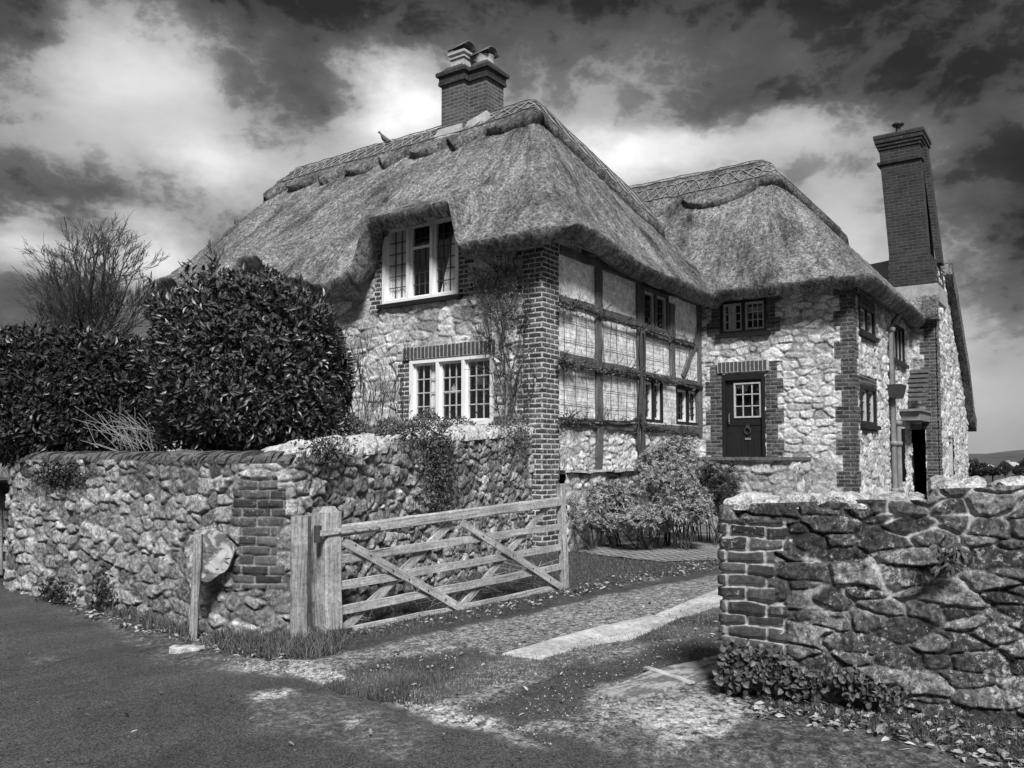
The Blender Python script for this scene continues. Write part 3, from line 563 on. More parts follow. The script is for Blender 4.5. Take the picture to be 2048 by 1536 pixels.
def ridgecap(poly, Hf, W0, thick, name, mat, parent, per=.95, scal=.32, seed=0):
    P = np.array(poly, float); L = np.concatenate([[0], np.cumsum(np.hypot(*np.diff(P, axis=0).T))]); n = int(L[-1]/.035); s = np.linspace(0, L[-1], n)
    x = np.interp(s, L, P[:, 0]); y = np.interp(s, L, P[:, 1]); K = 21; ker = np.hanning(K); ker /= ker.sum()
    x = np.convolve(np.pad(x, K//2, 'edge'), ker, 'valid'); y = np.convolve(np.pad(y, K//2, 'edge'), ker, 'valid')
    tx = np.gradient(x); ty = np.gradient(y); k = np.hypot(tx, ty); nx, ny = ty/k, -tx/k
    nx = np.convolve(np.pad(nx, 30, 'edge'), np.ones(61)/61, 'valid'); ny = np.convolve(np.pad(ny, 30, 'edge'), np.ones(61)/61, 'valid')
    ph = np.mod(s/per, 2); f = np.mod(ph, 1)
    V_ = 1-np.abs(f*2-1)*1.0; U_ = np.sqrt(np.clip(1-(f*2-1)**2, 0, 1))
    Wd = W0+scal*np.where(ph < 1, V_*1.25-.1, U_*.85)
    Wd = W0+(Wd-W0)*np.where(s > L[-2 if len(L) > 2 else -1]+.4, .0, 1)
    cols = []; uvs = []
    ws = list(np.linspace(-1, 1, 41)); 
    ends = ss(0, .10, s)*ss(0, .10, L[-1]-s)
    for w in [-1.0, -1.0]+ws+[1.0, 1.0]:
        cols.append(None)
    cols = []
    nr = len(ws)
    for idx in range(-2, nr+2):
        w = ws[min(max(idx, 0), nr-1)]
        ww = w*Wd; X = x+nx*ww; Y = y+ny*ww
        ex_ = {-2: -.06, -1: thick*.45, nr: thick*.45, nr+1: -.06}.get(idx, thick)
        o_ = {-2: .27, -1: .12, nr: -.12, nr+1: -.27}.get(idx, 0)
        Z = Hf(X, Y)+ex_*ends-.03*(1-ends)+(.03*(fbm(s*12, s*0+w*9, seed, 3)-.5)+.02*(vn(s*30, s*0+w*22, seed)-.5))*(0 <= idx < nr)
        cols.append(np.stack([X+nx*o_, Y+ny*o_, Z], -1)); uvs.append(np.stack([s, ww*1.3+ex_], -1))
    V = np.stack(cols, 1); uvv = np.stack(uvs, 1)
    o = mesh(name, V.reshape(-1, 3), gridfaces(V.shape[0], V.shape[1]), mat, parent, uv=uvv.reshape(-1, 2), smooth=True)
    mb = MB()
    def pt(sv, w):
        X = np.interp(sv, s, x)+np.interp(sv, s, nx)*w; Y = np.interp(sv, s, y)+np.interp(sv, s, ny)*w
        return Vector((X, Y, float(Hf(np.array([X]), np.array([Y]))[0])+thick+.030))
    w_a, w_b = .22, W0-.08
    for sg in (-1, 1):
        for w in (.06, w_a, w_b):
            sv = .15
            while sv < L[-1]-.3:
                e = min(sv+.5, L[-1]-.2); mb.tube([pt(sv+(e-sv)*q/3, sg*(w+random.uniform(-.02, .02))) for q in range(4)], .013, 4); sv = e
        sv = .15; k = 0
        while sv < L[-1]-.45:
            mb.tube([pt(sv, sg*w_a), pt(sv+.13, sg*(w_a+w_b)/2), pt(sv+.26, sg*w_b)], .012, 4); mb.tube([pt(sv+.26, sg*w_a), pt(sv+.13, sg*(w_a+w_b)/2), pt(sv, sg*w_b)], .012, 4); sv += .26+random.uniform(-.01, .02)
    mb.build('ridge_spars', M['spar'], o)
    return o
ridgecap([(13.7, 16.45), (13.7, 9.0), (15.8, 7.45)], H1c, .64, .20, 'ridge_thatch', M['thatchcap'], house, seed=2)
ridgecap([(18.6, 12.2), (18.6, 6.0), (20.0, 4.93)], H2c, .64, .20, 'ridge_thatch', M['thatchcap'], house, per=1.5, seed=4)
# gable building roof slope beyond the tall chimney, seen on edge
mb = MB(); rp = [(p.x, p.z) for p in gp]+[(XG+.35, gp[-1].z-.25)]
for a, b in zip(rp, rp[1:]):
    th = .34
    mb.quadbox([(a[0], Y3-.22, a[1]), (b[0], Y3-.22, b[1]), (b[0], 4.3, b[1]), (a[0], 4.3, a[1]), (a[0]+.05, Y3-.22, a[1]+th), (b[0]+.12, Y3-.22, b[1]+th), (b[0]+.12, 4.3, b[1]+th), (a[0]+.05, 4.3, a[1]+th)])
mb.build('gable_thatch', M['thatchcap'], house, smooth=False)
c0 = onX(1812, 600, X3); c1 = onX(1882, 590, X3); z_h = onX(1850, 640, X3).z
# small thatch hood over the wall below the tall chimney
def hood():
    mb = MB(); ys = np.linspace(4.3, Y3-.12, 9); prof = [(-.35, -.02), (-.42, .05), (-.40, .16), (-.2, .42), (.1, .70)]
    V = []; 
    for y in ys:
        for (dx, dz) in prof: V.append((X3+dx+.04*math.sin(y*9), y, z_h+dz+.03*math.sin(y*7)))
    n = len(ys); V2 = np.array(V); UV = np.stack([V2[:, 1], V2[:, 2]*1.3], -1)
    o = mesh('hood_thatch', V2, gridfaces(n, len(prof)), M['thatch'], house, uv=UV, smooth=True)
    mb.box(X3-.36, X3+.1, Y3-.1, 4.3, z_h-.04, z_h); mb.build('hood_board', M['beam'], o)
hood()
# ---- chimneys
def brickbox(mb, x0, x1, y0, y1, z0, z1): mb.box(x0, x1, y0, y1, z0, z1)
xa = 13.25; ya0 = onX(883, 200, xa).y; ya1 = onX(928, 200, xa).y; xb = xa+.16; yb0 = ya1-.0; yb1 = onX(973, 200, xb).y; xe = onY(1007, 200, yb1).x
zt = onX(928, 122, xa).z; zc = onX(928, 156, xa).z
ch = MB(); ch.box(xa, xe-.14, ya1+.002, ya0, 7.4, zt-.1); ch.box(xb, xe, yb1, ya1, 7.4, zt-.1)
o = ch.build('brick_chimney', M['brick'], house)
def collar(z0, z1, pr):
    m2 = MB(); m2.box(xa-pr, xe-.14+pr, ya1+.004-pr, ya0+pr, z0, z1); m2.box(xb-pr, xe+pr, yb1-pr, ya1+pr*.5, z0+.002, z1-.002); m2.build('brick_band', M['brickdark'], o)
collar(zc-.03, zc+.04, .05); collar(zt-.30, zt-.20, .04); collar(zt-.20, zt-.12, .09)
m2 = MB()
for (a, b, c, d) in ((xa-.06, xe-.10, ya1, ya0+.06), (xb-.06, xe+.06, yb1-.06, ya1+.02)):
    m2.quadbox([(a, c, zt-.12), (b, c, zt-.12), (b, d, zt-.12), (a, d, zt-.12), (a+.15, c+.12, zt+.03), (b-.15, c+.12, zt+.03), (b-.15, d-.12, zt+.03), (a+.15, d-.12, zt+.03)])
m2.build('flaunching', M['brickdark'], o)
m2 = MB()   # lead flashing stepping down onto the ridge
def zcap(x_, y_): return float(H1(np.array([x_]), np.array([y_]))[0])+.24
za1 = zcap(xa-.14, ya0); za2 = zcap(xb-.14, yb1)
m2.quadbox([(xa-.16, ya1+.03, za1-.12), (xa-.004, ya1+.03, za1-.12), (xa-.004, ya0+.22, za1-.12), (xa-.16, ya0+.22, za1-.12), (xa-.04, ya1+.03, za1+.20), (xa-.004, ya1+.03, za1+.20), (xa-.004, ya0+.03, za1+.20), (xa-.04, ya0+.03, za1+.20)])
m2.quadbox([(xb-.17, yb1-.12, za2-.12), (xb-.004, yb1-.12, za2-.12), (xb-.004, ya1+.028, za2-.12), (xb-.17, ya1+.028, za2-.12), (xb-.04, yb1-.03, za2+.24), (xb-.004, yb1-.03, za2+.24), (xb-.004, ya1+.028, za2+.12), (xb-.04, ya1+.028, za2+.12)])
m2.quadbox([(xb-.03, yb1-.16, za2-.1), (xe+.1, yb1-.16, za2-.1), (xe+.1, yb1-.004, za2-.1), (xb-.03, yb1-.004, za2-.1), (xb-.03, yb1-.03, za2+.24), (xe+.02, yb1-.03, za2+.10), (xe+.02, yb1-.004, za2+.10), (xb-.03, yb1-.004, za2+.24)])
m2.build('lead_flashing', M['lead'], o)
def cowl(cx, cy, z, ln):
    V = []; Fc = []
    for k in range(2):
        for r in (.19, .155):
            for i in range(11): a = pi*(.06+.88*i/10); V.append((cx+(-ln if k == 0 else ln)*.5, cy+r*cos(a)*1.15, z+r*sin(a)*.8+(.05 if k else 0)*0))
    q = lambda k, rr, i: k*22+rr*11+i
    for i in range(10): Fc += [(q(0, 0, i), q(0, 0, i+1), q(1, 0, i+1), q(1, 0, i)), (q(0, 1, i+1), q(0, 1, i), q(1, 1, i), q(1, 1, i+1)), (q(0, 0, i+1), q(0, 0, i), q(0, 1, i), q(0, 1, i+1)), (q(1, 0, i), q(1, 0, i+1), q(1, 1, i+1), q(1, 1, i))]
    return V, Fc
def cowl_at(cx, cy, z, par):
    V, Fc = cowl(0, 0, 0, .46); V = [(y+cx, x+cy, zz+z+.10*(-x)) for (x, y, zz) in V]
    mesh('cowl_tile', V, Fc, M['darkclay'], par, smooth=True)
pc = onX(925, 100, xa+.25); pz = zt-.02
m2 = MB(); h_ = .17; m2.box(pc.x-h_, pc.x+h_, pc.y-h_, pc.y+h_, pz, pz+.26); m2.box(pc.x-h_-.03, pc.x+h_+.03, pc.y-h_-.03, pc.y+h_+.03, pz+.17, pz+.20); m2.box(pc.x-h_-.05, pc.x+h_+.05, pc.y-h_-.05, pc.y+h_+.05, pz+.26, pz+.31); m2.box(pc.x-.13, pc.x+.13, pc.y-.13, pc.y+.13, pz+.31, pz+.38)
p_ = m2.build('square_pot', M['pot'], o); cowl_at(pc.x, pc.y, pz+.36, p_)
pc2 = onX(970, 100, xb+.28)
m2 = MB(); m2.lathe((pc2.x, pc2.y, pz), [(.2, 0), (.19, .2), (.20, .21)], 20); p_ = m2.build('round_pot', M['pot'], o, True); cowl_at(pc2.x, pc2.y, pz+.20, p_)
# small flue behind the far end of the ridge
fp = onX(483, 462, 14.6); m2 = MB(); m2.lathe((fp.x, fp.y, 5.5), [(.17, 0), (.17, fp.z-5.5+.12), (.20, fp.z-5.5+.13), (.20, fp.z-5.5+.30), (.17, fp.z-5.5+.31)], 16); m2.build('flue_pipe', M['darkclay'], house, True)
# tall chimney
XC = 22.0
def cq(x, y): return onX(x, y, XC)
TL, TR = cq(1758, 300), cq(1839, 283); BL_, BR_ = cq(1777, 540), cq(1872, 540); dp = .95
def loopc(z, l, r, d, e=0): return [(XC-e, r-e, z), (XC+d+e, r-e, z), (XC+d+e, l+e, z), (XC-e, l+e, z)]
ztop_ = cq(1800, 265).z
def lerp(a, b, f): return a+(b-a)*f
def cl_(z): f = (z-BL_.z)/(TL.z-BL_.z); return lerp(BL_.y, TL.y, f)
def cr_(z): f = (z-BL_.z)/(TL.z-BL_.z); return lerp(BR_.y+.12*max(0, 1), TR.y, f) if f > 0 else BR_.y
m2 = MB(); zs = [BL_.z-.45, BL_.z+.1, BL_.z+.35, ztop_-.35]
ls = [BL_.y, BL_.y, BL_.y-.02, TL.y]; rs = [BR_.y-.0, BR_.y+.02, BR_.y+.16, TR.y]; ds = [1.3, 1.2, 1.0, .95]
for i in range(3):
    a = loopc(zs[i], ls[i], rs[i], ds[i]); b = loopc(zs[i+1], ls[i+1], rs[i+1], ds[i+1]); m2.quadbox(a+b)
# a rib on the right-hand face
m2.quadbox([(XC+.30, rs[1]-.10, zs[1]), (XC+.75, rs[1]-.10, zs[1]), (XC+.75, rs[1]+.02, zs[1]), (XC+.30, rs[1]+.02, zs[1]), (XC+.30, rs[3]-.10, zs[3]), (XC+.70, rs[3]-.10, zs[3]), (XC+.70, rs[3]+.02, zs[3]), (XC+.30, rs[3]+.02, zs[3])])
tc = m2.build('tall_chimney', M['brickdark'], house)
m2 = MB()
for (z0, z1, e) in ((ztop_-.35, ztop_-.27, .03), (ztop_-.27, ztop_-.19, .06), (ztop_-.19, ztop_-.09, .09), (ztop_-.09, ztop_, .11), (ztop_-.72, ztop_-.66, .05)):
    a = loopc(z0, TL.y, TR.y, .95, e); b = loopc(z1, TL.y, TR.y, .95, e); m2.quadbox(a+b)
m2.build('brick_band', M['brickdark'], tc)
cc = (XC+.4, (TL.y+TR.y)/2+.08); m2 = MB(); m2.lathe((cc[0], cc[1], ztop_), [(.18, 0), (.16, .06), (.06, .09), (.055, .28), (.13, .32), (.15, .36), (.12, .38)], 14); m2.build('flue_cap', M['iron'], tc, True)
m2 = MB(); m2.box(XC-.03, XC+1.4, BR_.y-.03, BL_.y+.0, BL_.z-.85, BL_.z-.45); m2.build('rendered_band', M['lead'], tc)
m2 = MB(); e1 = onX(1742, 530, 23.4); e2 = onX(1780, 520, 23.4); m2.quadbox([(22.9, e1.y, e1.z-1.2), (24.2, e1.y, e1.z-1.2), (24.2, e2.y-.3, e2.z-1.2), (22.9, e2.y-.3, e2.z-1.2), (23.3, e1.y, e1.z), (23.5, e1.y, e1.z), (23.5, e2.y-.3, e2.z), (23.3, e2.y-.3, e2.z)]); m2.build('lead_ridge', M['lead'], house)
# ---- windows
def mkwin(P, Q, z0, z1, n, lights, rows, cols, fmat, cmat, bmat, sill=None, ft=.06, curtains=(), fw=.055, transom=None, name='window', back=.45, proud=.02, hood=False):
    P = Vector(P); Q = Vector(Q); L = (Q-P).length; a = (Q-P)/L; n = Vector(n)
    def bx(mb, a0, a1, d0, d1, zz0, zz1):
        c = [P+a*a0+n*d0, P+a*a1+n*d0, P+a*a1+n*d1, P+a*a0+n*d1]
        if a.cross(n).z < 0: c = [c[3], c[2], c[1], c[0]]
        mb.quadbox([(q.x, q.y, zz0) for q in c]+[(q.x, q.y, zz1) for q in c])
    f = MB(); d0, d1 = -.09, proud
    bx(f, 0, ft, d0, d1, z0, z1); bx(f, L-ft, L, d0, d1, z0, z1); bx(f, ft, L-ft, d0, d1-.002, z1-ft, z1); bx(f, ft, L-ft, d0, d1-.002, z0, z0+ft)
    w = (L-2*ft)/lights
    for i in range(1, lights): bx(f, ft+w*i-.028, ft+w*i+.028, d0, d1-.004, z0+ft, z1-ft)
    fo = f.build(name, fmat, house)
    for i in range(lights):
        x0 = ft+w*i+(.028 if i else 0); x1 = ft+w*(i+1)-(.028 if i < lights-1 else 0); c = MB(); e0, e1 = z0+ft, z1-ft; cw = fw*.6
        bx(c, x0, x0+cw, -.07, -.018, e0, e1); bx(c, x1-cw, x1, -.07, -.018, e0, e1); bx(c, x0+cw, x1-cw, -.07, -.02, e0, e0+cw); bx(c, x0+cw, x1-cw, -.07, -.02, e1-cw, e1)
        if transom and i == transom[0]: bx(c, x0+cw, x1-cw, -.07, -.02, e0+(e1-e0)*transom[1]-.02, e0+(e1-e0)*transom[1]+.02)
        c.build('casement', cmat, fo)
        b = MB(); bt = .0075 if bmat is M['leadcame'] else .009
        for k in range(1, cols): xx = x0+cw+(x1-x0-2*cw)*k/cols; bx(b, xx-bt, xx+bt, -.055, -.040, e0+cw, e1-cw)
        for k in range(1, rows): zz = e0+cw+(e1-e0-2*cw)*k/rows; bx(b, x0+cw, x1-cw, -.053, -.042, zz-bt, zz+bt)
        b.build('glazing_bars', bmat, fo)
        g_ = MB(); bx(g_, x0+cw*.5, x1-cw*.5, -.050, -.046, e0+cw*.5, e1-cw*.5); g_.build('pane', M['glass'], fo)
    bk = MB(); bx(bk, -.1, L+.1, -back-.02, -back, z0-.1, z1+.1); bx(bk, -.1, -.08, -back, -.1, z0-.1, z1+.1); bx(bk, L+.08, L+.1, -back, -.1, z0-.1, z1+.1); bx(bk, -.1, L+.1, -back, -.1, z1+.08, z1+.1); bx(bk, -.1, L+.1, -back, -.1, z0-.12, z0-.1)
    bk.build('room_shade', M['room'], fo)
    for (a0, a1, b0, b1, lean) in curtains:       # fractions of the opening at top / bottom
        V = []; N_ = 28
        for j, (fa, fb, zz) in enumerate(((a0, a1, z1-.05), (a0*.5+b0*.5, a1*.45+b1*.55, z0+(z1-z0)*.45), (b0, b1, z0+.05))):
            for i in range(N_+1): q = fa+(fb-fa)*i/N_; p = P+a*(L*q)-n*(.085+.022*math.sin(i*1.9+j*.4)); V.append((p.x, p.y, zz))
        Fc = [(j*(N_+1)+i, j*(N_+1)+i+1, (j+1)*(N_+1)+i+1, (j+1)*(N_+1)+i) for j in range(2) for i in range(N_)]
        mesh('curtain', V, Fc, M['curtain'], fo, smooth=True)
    if sill:
        s = MB(); bx(s, -.07, L+.07, -.08, .10, z0-sill, z0); s.build('sill', M['blackwood'], fo)
    if hood:
        s = MB(); bx(s, -.05, L+.05, -.02, .09, z1, z1+.07); s.build('drip_board', M['blackwood'], fo)
    return fo
nW = (-1, 0, 0); nS = (0, -1, 0)
w1 = mkwin((X0, 9.93, 0), (X0, 8.28, 0), 4.03, 5.36, nW, 3, 6, 3, M['white'], M['white'], M['leadcame'], sill=.07, ft=.06, curtains=[(.03, .30, .03, .33, 0), (.92, .98, .70, .98, 0)], transom=(1, .69), proud=.045)
w2 = mkwin((X0, 9.30, 0), (X0, 7.59, 0), 1.96, 3.05, nW, 3, 4, 3, M['white'], M['white'], M['whitebar'], ft=.065, curtains=[(.20, .30, .22, .32, 0)], proud=.045)
m2 = MB()                                         # kitchen lamp and a shelf seen through the glass
m2.lathe((X0+.4, 8.12, 2.62), [(.05, .18), (.13, .0), (.12, .0)], 14); m2.build('lamp_shade', M['white'], w2, True); m2 = MB(); m2.box(X0+.25, X0+.38, 8.55, 8.85, 2.50, 2.53); m2.lathe((X0+.3, 8.62, 2.53), [(.05, 0), (.06, .05), (.03, .10), (.04, .13)], 10); m2.build('window_shelf', M['white'], w2, True)
# soldier course above the lower window
def soldiers(P, Q, z0, z1, n, mat, wd=.066, parent=None):
    P = Vector(P); Q = Vector(Q); L = (Q-P).length; a = (Q-P)/L; n = Vector(n); mb = MB(); k = int(L/(wd+.012))
    for i in range(k):
        s = i*(L/k); w_ = L/k-.018; c = [P+a*s+n*.0, P+a*(s+w_)+n*.0, P+a*(s+w_)+n*(.062+random.uniform(0, .01)), P+a*s+n*.062]
        if a.cross(n).z < 0: c = c[::-1]
        mb.quadbox([(q.x, q.y, z0) for q in c]+[(q.x, q.y, z1+random.uniform(-.01, .01)) for q in c])
    return mb.build('soldier_course', mat, parent or house)
M['rbrick'] = material('lintel_brick', f_plain(.075, .9, 25, .6, .4, .01))
M['mortar'] = material('lime_mortar', f_plain(.42, .9, 20, .5, .4, .01))
soldiers((X0, 9.42, 0), (X0, 7.52, 0), 3.07, 3.25, nW, M['rbrick'])
m2 = MB(); m2.box(X0-.058, X0+.02, 7.5, 9.44, 3.055, 3.26); m2.build('mortar_bed', M['mortar'], house)
soldiers((X1, 6.30, 0), (X1, 5.30, 0), 3.17, 3.36, nW, M['rbrick']); m2 = MB(); m2.box(X1-.058, X1+.02, 5.28, 6.32, 3.155, 3.37); m2.build('mortar_bed', M['plaster'], house)
mkwin((WA[0], Y0, 0), (WA[1], Y0, 0), WA[2], WA[3], nS, 2, 4, 3, M['beam'], M['whitebar'], M['leadcame'], ft=.05, curtains=[(.55, .7, .55, .7, 0)], proud=.03, hood=True, fw=.075)
mkwin((WB[0], Y0, 0), (WB[1], Y0, 0), WB[2], WB[3], nS, 2, 4, 2, M['blackwood'], M['white'], M['leadcame'], ft=.045, curtains=[(.1, .2, .1, .2, 0)], proud=.03, hood=True, fw=.07)
mkwin((WC[0], Y0, 0), (WC[1], Y0, 0), WC[2], WC[3], nS, 2, 4, 3, M['blackwood'], M['white'], M['leadcame'], ft=.05, curtains=[(.6, .8, .6, .8, 0)], proud=.03, hood=True, fw=.07)
mkwin((X1, 6.26, 0), (X1, 5.31, 0), 3.94, 4.60, nW, 2, 3, 3, M['blackwood'], M['whitebar'], M['whitebar'], sill=.09, ft=.05, curtains=[(.14, .30, .14, .30, 0)], proud=.04, fw=.075)
for w in (WU, WL, WV): mkwin((w[0], Y2, 0), (w[1], Y2, 0), w[2], w[3], nS, 2 if w is not WV else 3, 3, 2, M['blackwood'], M['whitebar'], M['whitebar'], sill=.08, ft=.07, curtains=[(.05, .3, .05, .3, 0)] if w is WU else (), proud=.03, fw=.08)
# ---- front door
dY0, dY1, dz0, dz1 = 6.24, 5.36, 1.46, 3.12
d = MB(); fr = .07
for (a, b, c, e) in ((dY1, dY1+fr, dz0, dz1), (dY0-fr, dY0, dz0, dz1)): d.box(X1-.03, X1+.10, a, b, c, e)
d.box(X1-.032, X1+.10, dY1+fr, dY0-fr, dz1-.12, dz1); do = d.build('door', M['blackwood'], house)
d = MB(); gy0, gy1, gz0, gz1 = 5.46, 6.01, 2.24, 2.94
d.box(X1+.03, X1+.08, dY1+fr, gy0, dz0, dz1-.12); d.box(X1+.03, X1+.08, gy1, dY0-fr, dz0, dz1-.12); d.box(X1+.03, X1+.08, gy0, gy1, dz0, gz0); d.box(X1+.03, X1+.08, gy0, gy1, gz1, dz1-.12)
for yy in (5.62, 5.74, 5.86): d.box(X1+.022, X1+.031, yy-.004, yy+.004, dz0+.05, gz0-.16)
d.box(X1+.015, X1+.032, dY1+fr+.02, dY0-fr-.02, gz0-.15, gz0-.11); d.build('door_leaf', M['blackwood'], do)
d = MB()
d.box(X1+.01, X1+.05, gy0, gy0+.03, gz0, gz1); d.box(X1+.01, X1+.05, gy1-.03, gy1, gz0, gz1); d.box(X1+.01, X1+.05, gy0+.03, gy1-.03, gz0, gz0+.03); d.box(X1+.01, X1+.05, gy0+.03, gy1-.03, gz1-.03, gz1)
for k in (1, 2):
    yy = gy0+(gy1-gy0)*k/3; zz = gz0+(gz1-gz0)*k/3; d.box(X1+.022, X1+.042, yy-.009, yy+.009, gz0+.03, gz1-.03); d.box(X1+.024, X1+.040, gy0+.03, gy1-.03, zz-.009, zz+.009)
d.build('door_glazing', M['whitebar'], do); d = MB(); d.box(X1+.05, X1+.054, gy0+.02, gy1-.02, gz0+.02, gz1-.02); d.build('pane', M['glass'], do)
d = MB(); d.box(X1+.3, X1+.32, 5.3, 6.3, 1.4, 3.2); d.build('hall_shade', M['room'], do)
d = MB(); pts = [(X1-.0, 5.735+.06*math.sin(a), 1.98+.06*math.cos(a)) for a in np.linspace(0, 2*pi, 17)]; d.tube(pts, .010, 6); d.box(X1+.0, X1+.03, 5.70, 5.77, 2.03, 2.09); d.build('knocker', M['iron'], do)
d = MB(); d.tube([(X1+.0, 6.10, 2.12), (X1-.03, 6.10, 2.16), (X1-.03, 6.10, 2.28), (X1+.0, 6.10, 2.33)], .010, 6); d.build('door_handle', M['pipe'], do); d = MB(); d.box(X1+.01, X1+.03, 5.68, 5.79, 1.80, 1.84); d.build('letter_slot', M['pipe'], do)
# side porch recess
mb = MB(); mb.box(X3+.9, X3+.95, Y3+.2, Y2+.1, 0, 2.3); mb.box(X3+.05, X3+.9, Y2+.0, Y2+.05, 0, 2.3); mb.box(X3+.05, X3+.9, Y3+.22, Y3+.27, 0, 2.3); mb.box(X3+.05, X3+.95, Y3+.2, Y2+.1, 2.15, 2.2); mb.build('porch_recess_shade', M['room'], house)  # near-black lining puts the open porch's shade into the colour
d = MB(); d.box(PD[0], PD[1], Y2+.25, Y2+.3, 0, 2.2); d.box(PD[0]+.5, PD[0]+.6, Y2+.18, Y2+.25, 0, 2.15); d.build('porch_door', M['blackwood'], house)
# ---- timber frame (Y0 plane)
def bm(mb, p, q, w, dd=.10, vert=True):
    P = Vector((p[0], Y0-.02, p[1])); Q = Vector((q[0], Y0-.02, q[1])); ax = (Q-P).normalized(); wv = Vector((0, 1, 0)).cross(ax).normalized()*w
    mb.beam(P, Q, wv, (0, dd, 0), n=max(2, int((Q-P).length/.25)), jit=.022)
def post(x0, x1, z0, z1, k=1): mb = MB(); bm(mb, ((x0+x1)/2, z0), ((x0+x1)/2, z1), (x1-x0), .10); mb.build('timber_post', M['beam'], house, False)
p1 = (onY(1187, 700, Y0).x, onY(1198, 700, Y0).x); p2 = (onY(1270, 700, Y0).x, onY(1283, 700, Y0).x)
post(p1[0], p1[1], 1.22, 4.65); post(p2[0], p2[1], 1.15, 4.65); p3 = (onY(1336, 700, Y0).x, onY(1345, 700, Y0).x); post(p3[0], p3[1], 2.95, 4.4); post(16.2, 16.36, 1.9, 4.7)
p4 = (onY(1325, 800, Y0).x, onY(1332, 800, Y0).x)
for (x0_, x1_, z, w) in ((10.88, p1[0], 3.86, .13), (p1[1], p2[0], 3.84, .13), (p2[1], 16.2, 3.70, .11), (10.88, p1[0], 2.95, .20), (p1[1], p2[0], 2.92, .20), (p2[1], 16.2, 2.93, .13), (10.88, p1[0], 1.99, .15), (p1[1], p2[0], 1.98, .15), (p2[1], 16.2, 1.99, .15), (10.88, 16.3, 4.62, .14)):
    mb = MB(); bm(mb, (x0_, z), (x1_, z), w, .09); mb.build('timber_rail', M['beam'], house)
b0_, b1_ = onY(1395, 670, Y0), onY(1362, 755, Y0); mb = MB(); bm(mb, (b0_.x-.05, b0_.z), (b1_.x, b1_.z), .15, .085); mb.build('timber_brace', M['beam'], house)
mb = MB(); mb.beam((10.75, Y0-.30, 4.70), (15.9, Y0-.30, 4.66), (0, 0, .09), (0, .03, 0), n=12, jit=.015); mb.build('fascia_board', M['postwood'], house)
for x in (11.6, 12.6, 13.6, 14.6, 15.5):
    mb = MB(); mb.beam((x, Y0+.1, 4.78), (x, Y0-.38, 4.66), (.10, 0, 0), (0, 0, .12)); mb.build('rafter_end', M['beam'], house)
mb = MB(); mb.beam((10.86, Y0-.13, 1.235), (p2[1], Y0-.13, 1.235), (0, .16, 0), (0, 0, .035), n=14, jit=.02); mb.build('plinth_ledge', M['stonecap'], house)
# wires trained across the panels
mb = MB()
for (xa_, xb_) in ((10.95, p1[0]-.05), (p1[1]+.05, p2[0]-.05), (p2[1]+.1, 16.1)):
    x = xa_
    while x < xb_:
        for (za, zb) in ((3.05, 3.78), (2.07, 2.82)):
            if xa_ > p2[0] and za < 2.5: continue
            mb.tube([(x+random.uniform(-.05, .05), Y0-.045, za), (x+random.uniform(-.04, .04), Y0-.04, (za+zb)/2), (x+random.uniform(-.02, .02), Y0-.045, zb)], .0045, 4)
        x += random.uniform(.2, .42)
    for z in (2.28, 2.55, 3.25, 3.55):
        if xa_ > p2[0] and z < 3: continue
        mb.tube([(xa_+(xb_-xa_)*k/8, Y0-.04, z+random.uniform(-.012, .012)) for k in range(9)], .004, 4)
mb.build('training_wires', M['wire'], house)
# ---- plaque, rainwater pipes, porch canopy, tiled lean-to
pl = onX(990, 488, X0-.07); pr_ = onX(1011, 486, X0-.07); pb = onX(990, 524, X0-.07)
mb = MB(); mb.box(X0-.09, X0-.02, pr_.y, pl.y, pb.z, pl.z); po = mb.build('wall_plaque', M['white'], house)
mb = MB(); w_ = pl.y-pr_.y; yy = pr_.y; zz = (pl.z+pb.z)/2
for (a, b, c, e) in ((.18, .36, .02, .15), (.60, .80, .02, .15), (.36, .60, .06, .11), (.2, .8, -.06, -.045), (.25, .7, -.09, -.08), (.2, .75, -.115, -.105)): mb.box(X0-.096, X0-.09, yy+w_*a, yy+w_*b, zz+c-.02, zz+e-.02)
mb.build('plaque_emblem', M['blackwood'], po)
def pipe(xx, zlo, zhi, top=True):
    mb = MB(); y = Y2-.10; pts = [(xx, y, zlo), (xx, y, zhi)]
    if top: pts += [(xx+.05, y-.03, zhi+.12), (xx+.2, y-.15, zhi+.3)]
    mb.tube(pts, .055, 10)
    for z in (zlo+.5, zlo+1.5, zhi-.1): mb.lathe((xx, y, z), [(.055, 0), (.08, .01), (.08, .09), (.055, .1)], 12)
    return mb.build('rainwater_pipe', M['pipe'], house, True)
xp = onY(1776, 800, Y2).x; pi_ = pipe(xp, .2, 4.25)
mb = MB(); mb.quadbox([(xp-.2, Y2-.26, 2.72), (xp+.28, Y2-.26, 2.72), (xp+.28, Y2-.0, 2.72), (xp-.2, Y2-.0, 2.72), (xp-.27, Y2-.32, 3.0), (xp+.35, Y2-.32, 3.0), (xp+.35, Y2-.0, 3.0), (xp-.27, Y2, 3.0)]); mb.build('hopper_head', M['iron'], pi_)
pj = pipe(onY(1787, 850, Y2).x, .2, 2.25, False)
cz = onX(1820, 835, 21.5).z
mb = MB(); mb.box(20.6, X3-.02, Y3+.16, Y2+.0, cz-.10, cz+.1); mb.box(20.5, X3-.04, Y3+.12, Y2-.05, cz+.1, cz+.15); mb.build('porch_canopy', M['pipe'], house)
mb = MB(); za_ = onX(1830, 735, X3).z; zb_ = onX(1830, 800, X3-.3).z
